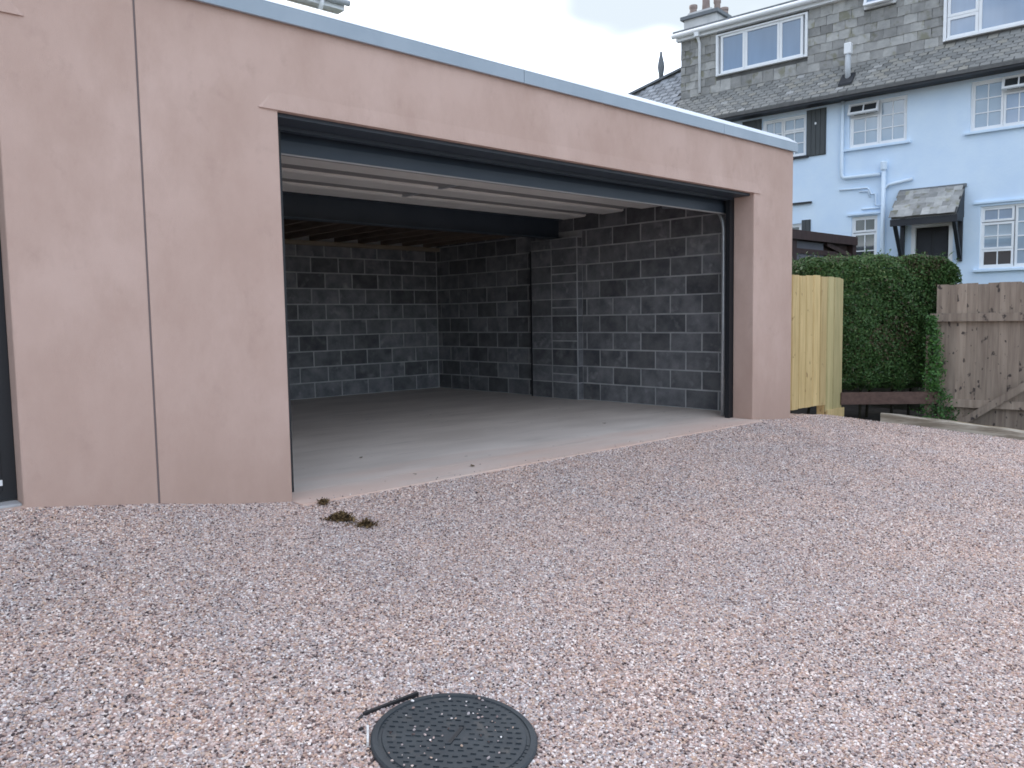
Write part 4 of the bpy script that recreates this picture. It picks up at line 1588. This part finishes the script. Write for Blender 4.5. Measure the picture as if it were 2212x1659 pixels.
def dormer_window(rect, lights, m='pane_blind'):
    s0, s1, z0, z1 = rect
    mb = MB(); panes = []
    y = DY - .01
    for (a, b, c, d, nc, nr, mk) in lights:
        k0 = len(panes)
        light_frame(mb, panes, a, b, c, d, nc, nr, y, fw=.05)
        for k_ in range(k0, len(panes)):
            panes[k_] = panes[k_] + (mk,)
    mb.box(s0, s0 + .05, y - .03, y + .1, z0, z1); mb.box(s1 - .05, s1, y - .03, y + .1, z0, z1)
    mb.box(s0, s1, y + .101, y + .115, z0, z1)
    mb.box(s0 + .05, s1 - .05, y - .03, y + .1, z1 - .03, z1); mb.box(s0 + .05, s1 - .05, y - .05, y + .1, z0, z0 + .035)
    wo = mb.build('window', M['upvc'], house)
    for (a, b, c, d, yy, mk) in panes:
        pb = MB(); pb.box(a - .004, b + .004, yy, yy + .006, c - .004, d + .004)
        pb.build('pane', M[mk], wo)
    return wo


a, b, c, d = dwin['A']
dormer_window(dwin['A'], [(a + .10, -4.48, c + .035, d - .03, 1, 1, 'pane_blind'), (-4.475, -3.725, c + .035, d - .03, 1, 1, 'pane_blind'), (-3.72, b - .10, c + .035, d - .03, 1, 1, 'pane_blind')])
a, b, c, d = dwin['B']
dormer_window(dwin['B'], [(a + .05, b - .05, c + .035, d - .03, 1, 1, 'pane_dark')])
mb = MB(); ps = []
light_frame(mb, ps, a + .02, b - .02, -.24, 0, 1, 1, -.05, fw=.05)
o = mb.build('open_light', M['upvc'], house); o.location = (0, DY - .03, d - .03); o.rotation_euler = (R(-26), 0, 0)
for (p, q_, c2, d2, yy) in ps:
    pb = MB(); pb.box(p - .004, q_ + .004, yy, yy + .006, c2 - .004, d2 + .004)
    pb.build('pane', M['pane_blind'], o)
a, b, c, d = dwin['C']
dormer_window(dwin['C'], [(a + .06, -.10, c + .035, 6.40, 1, 1, 'pane_blind'), (a + .06, -.10, 6.405, d - .03, 1, 1, 'pane_blind'), (-.095, b - .06, c + .035, d - .03, 1, 1, 'pane_blind')])
# dormer fascia, gutter, flat roof, downpipe
mb = MB(); mb.box(-6.06, 4.0, DY - .10, DY - .06, 7.19, 7.36); mb.box(-6.06, 4.0, DY - .059, DY + .019, 7.19, 7.215)
mb.build('dormer_fascia', M['upvc'], house)
mb = MB(); mb.box(-6.12, 4.0, DY - .15, 3.2, 7.361, 7.40)
mb.build('dormer_roof', M['cheek'], house)
mb = MB(); mb.tube([(-6.12, DY - .16, 7.30), (4.0, DY - .16, 7.30)], .055, 10)
mb.build('gutter', M['upvc'], house, smooth=True)
pipe([(-5.52, DY - .16, 7.26), (-5.52, DY - .10, 7.14), (-5.52, DY - .03, 7.05), (-5.52, DY - .03, 6.0)], .032, 'downpipe', 'upvc')
mb = MB(); mb.box(-5.57, -5.47, DY - .2, DY - .11, 7.17, 7.27)
mb.build('gutter_outlet', M['upvc'], house)
# flue on the skirt roof
mb = MB(); mb.box(-2.30, -2.17, -.15, -.03, 6.04, 6.25)
mb.build('vent_box', M['upvc'], house, bevel=.015)
mb = MB(); mb.tube([(-2.235, -.09, 5.50), (-2.235, -.09, 6.04)], .052, 10)
mb.build('vent_pipe', M['ventgrey'], house, smooth=True)
mb = MB(); mb.prism([(-.26, 5.43), (-.02, 5.66), (-.02, 5.70), (-.26, 5.47)], -2.36, -2.11, 'X')
mb.build('lead_flashing', M['blacktimber'], house)
# main roof left of the dormer with hip, in slate courses
def roof_z(y):
    return EZ + (y - EY) * 1.05


mb = MB()
hA, hB = (-10.4, -.36), (-4.0, 2.09)
v = [(hA[0], hA[1], roof_z(hA[1])), (-6.0, hA[1], roof_z(hA[1])), (-6.0, 2.2, roof_z(2.2) - .02), (-4.0, 2.2, roof_z(2.2)), (hB[0], hB[1], roof_z(hB[1])),
     (-10.4, 6.0, 5.3), (4.0, 2.2, roof_z(2.2)), (4.0, 6.0, 5.3)]
mb.add([v[0], v[1], (-6.0, 1.32, roof_z(1.32))], [(0, 1, 2)])
mb.add([(-6.0, 1.32, roof_z(1.32)), v[0], v[5], v[7], (4.0, 1.4, 7.0), (-5.9, 1.4, 7.0)], [(0, 1, 2, 3, 4, 5)])
mroof = mb.build('main_roof', M['slatebed'], house)
mr_s = MB()
for k_ in range(17):
    y0 = EY + .10 * k_
    zc = roof_z(y0 + .05) + .012
    xx = -10.3 + (.11 if k_ % 2 else 0)
    while xx < -6.05:
        lim = hA[0] + (y0 - hA[1]) / .383
        if xx > lim:
            pass
        if xx - .11 > hA[0] + (y0 + .1 - hA[1]) * (6.4 / 2.45):
            aa = -(math.pi / 2 - math.atan(1.05)) + R(5)
            h2 = .085
            dy_, dz_ = math.cos(math.atan(1.05)) * h2, math.sin(math.atan(1.05)) * h2
            j = random.uniform(-.004, .008)
            mr_s.add([(xx - .1, y0 + .05 - dy_, zc - dz_ + .018 + j), (xx + .1, y0 + .05 - dy_, zc - dz_ + .018 + j), (xx + .1, y0 + .05 + dy_, zc + dz_), (xx - .1, y0 + .05 + dy_, zc + dz_),
                      (xx - .1, y0 + .05 - dy_, zc - dz_ - .0), (xx + .1, y0 + .05 - dy_, zc - dz_ - .0)],
                     [(0, 1, 2, 3), (4, 5, 1, 0)])
        xx += .22
slate_var = mat('roof_slates_pale', (0.19, 0.205, 0.225), (0.37, 0.39, 0.42), scale=4.2, detail=6, rough=.85, bump=.3, bscale=30)
tag(mr_s.build('slate_courses', slate_var, mroof), kind='stuff')
mb = MB(); mb.bar((hA[0], hA[1] - .02, roof_z(hA[1]) + .03), (-6.0, 1.32, roof_z(1.32) + .03), .14, .05)
mb.build('hip_ridge', M['cheek'], house)
mb = MB(); mb.lathe([(.05, 6.72), (.06, 6.85), (.085, 7.0), (.07, 7.12), (.035, 7.28), (.03, 7.36)], -6.92, .98, 10)
mb.build('roof_finial', M['cheek'], house, smooth=True)
# chimney on the far end
chim = bpy.data.objects.new('chimney', None); link(chim, house)
mb = MB(); mb.box(-6.92, -6.06, 2.10, 2.72, 5.5, 8.36)
mb.build('stack', M['stackrender'], chim)
mb = MB(); mb.box(-6.99, -5.99, 2.03, 2.79, 8.361, 8.44)
mb.build('cap', M['cheek'], chim)
mb = MB(); mb.prism([(-6.9, 8.441), (-6.08, 8.441), (-6.2, 8.52), (-6.8, 8.52)], 2.12, 2.70, 'Y')
mb.build('flaunching', M['stackrender'], chim)
for (x0, y0, h_, r0) in ((-6.74, 2.24, .22, .10), (-6.49, 2.42, .62, .105), (-6.27, 2.58, .34, .09), (-6.12, 2.66, .12, .10)):
    mb = MB(); mb.lathe([(r0, 8.45), (r0 * .85, 8.52 + h_ * .4), (r0 * .82, 8.44 + h_ * .85), (r0 * 1.0, 8.45 + h_ * .9), (r0 * 1.0, 8.5 + h_)], x0, y0, 12)
    mb.build('chimney_pot', M['pot'], chim, smooth=True)

# ------------------------------------------------------------------ shelter between hedge and house
sh_ = empty('garden_shelter', (9.8, 2.0, .1))
tag(sh_, 'low dark brown garden shelter showing above the hedge', 'shelter')
mb = MB(); mb.box(-1.2, 2.2, 0, 1.4, 2.25, 2.33)
mb.build('roof', M['shed'], sh_)
mb = MB(); mb.box(-1.2, 2.2, -.03, -.001, 2.19, 2.335)
mb.build('fascia', M['shed'], sh_)
for x0 in (.16, 2.28):
    mb = MB(); mb.box(x0 - .14, x0, .03, .15, -.3, 2.249)
    mb.build('post', M['shed'], sh_)
mb = MB(); mb.box(.161, 2.13, .125, .15, .9, 2.245)
mb.build('screen', M['shed'], sh_)
mb = MB(); mb.box(.161, 1.15, .08, .11, 1.85, 2.18)
mb.build('screen_panel', M['shedgrey'], sh_)
for k_ in range(9):
    mb = MB(); mb.box(-1.1 + k_ * .36, -1.1 + k_ * .36 + .35, 1.30, 1.33, -.3, 2.24)
    mb.build('back_board', M['shed'], sh_)
mb = MB(); mb.bar((1.2, .06, 2.17), (2.1, .06, 2.0), .05, .07)
mb.build('brace', M['shed'], sh_)
mb = MB(); mb.box(.0, 2.25, .06, .12, 1.98, 2.06)
mb.build('rail', M['shed'], sh_)

# ------------------------------------------------------------------ far house behind the garage roof
fh = empty('far_house', (7.43, 11.75, 0))
tag(fh, 'pale cream house corner rising behind the garage roof', 'house')
mb = MB(); mb.box(-9, -.0, 0, 7, -.7, 8.05)
mb.build('wall', M['buffwall'], fh)
mb = MB(); mb.box(-9.2, .14, -.18, 7.1, 7.955, 8.0)
mb.build('soffit', M['upvc'], fh)
mb = MB(); mb.box(-9.2, .16, -.21, -.181, 7.95, 8.13); mb.box(.145, .17, -.18, 7.1, 7.95, 8.13)
mb.build('fascia', M['upvc'], fh)
mb = MB(); mb.tube([(-9.2, -.28, 8.10), (.24, -.28, 8.10)], .065, 10)
mb.build('gutter', M['ventgrey'], fh, smooth=True)
mb = MB(); mb.tube([(-.42, -.28, 8.06), (-.42, -.2, 7.9), (-.42, -.07, 7.75), (-.42, -.07, .2)], .05, 10)
mb.build('downpipe', M['upvc'], fh, smooth=True)
mb = MB(); mb.prism([(-.3, 8.13), (7.2, 8.13), (3.5, 10.2)], -9.2, .2, 'X')
mb.build('roof', M['slate'], fh)
mb = MB(); mb.box(-2.3, -1.1, -.03, -.001, 6.0, 7.45)
wf = mb.build('window', M['upvc'], fh)
for k_ in range(2):
    mb = MB(); mb.box(-2.22 + k_ * .54, -1.74 + k_ * .54 + .02, -.036, -.0305, 6.1, 7.36)
    mb.build('pane', M['pane_net'], wf)
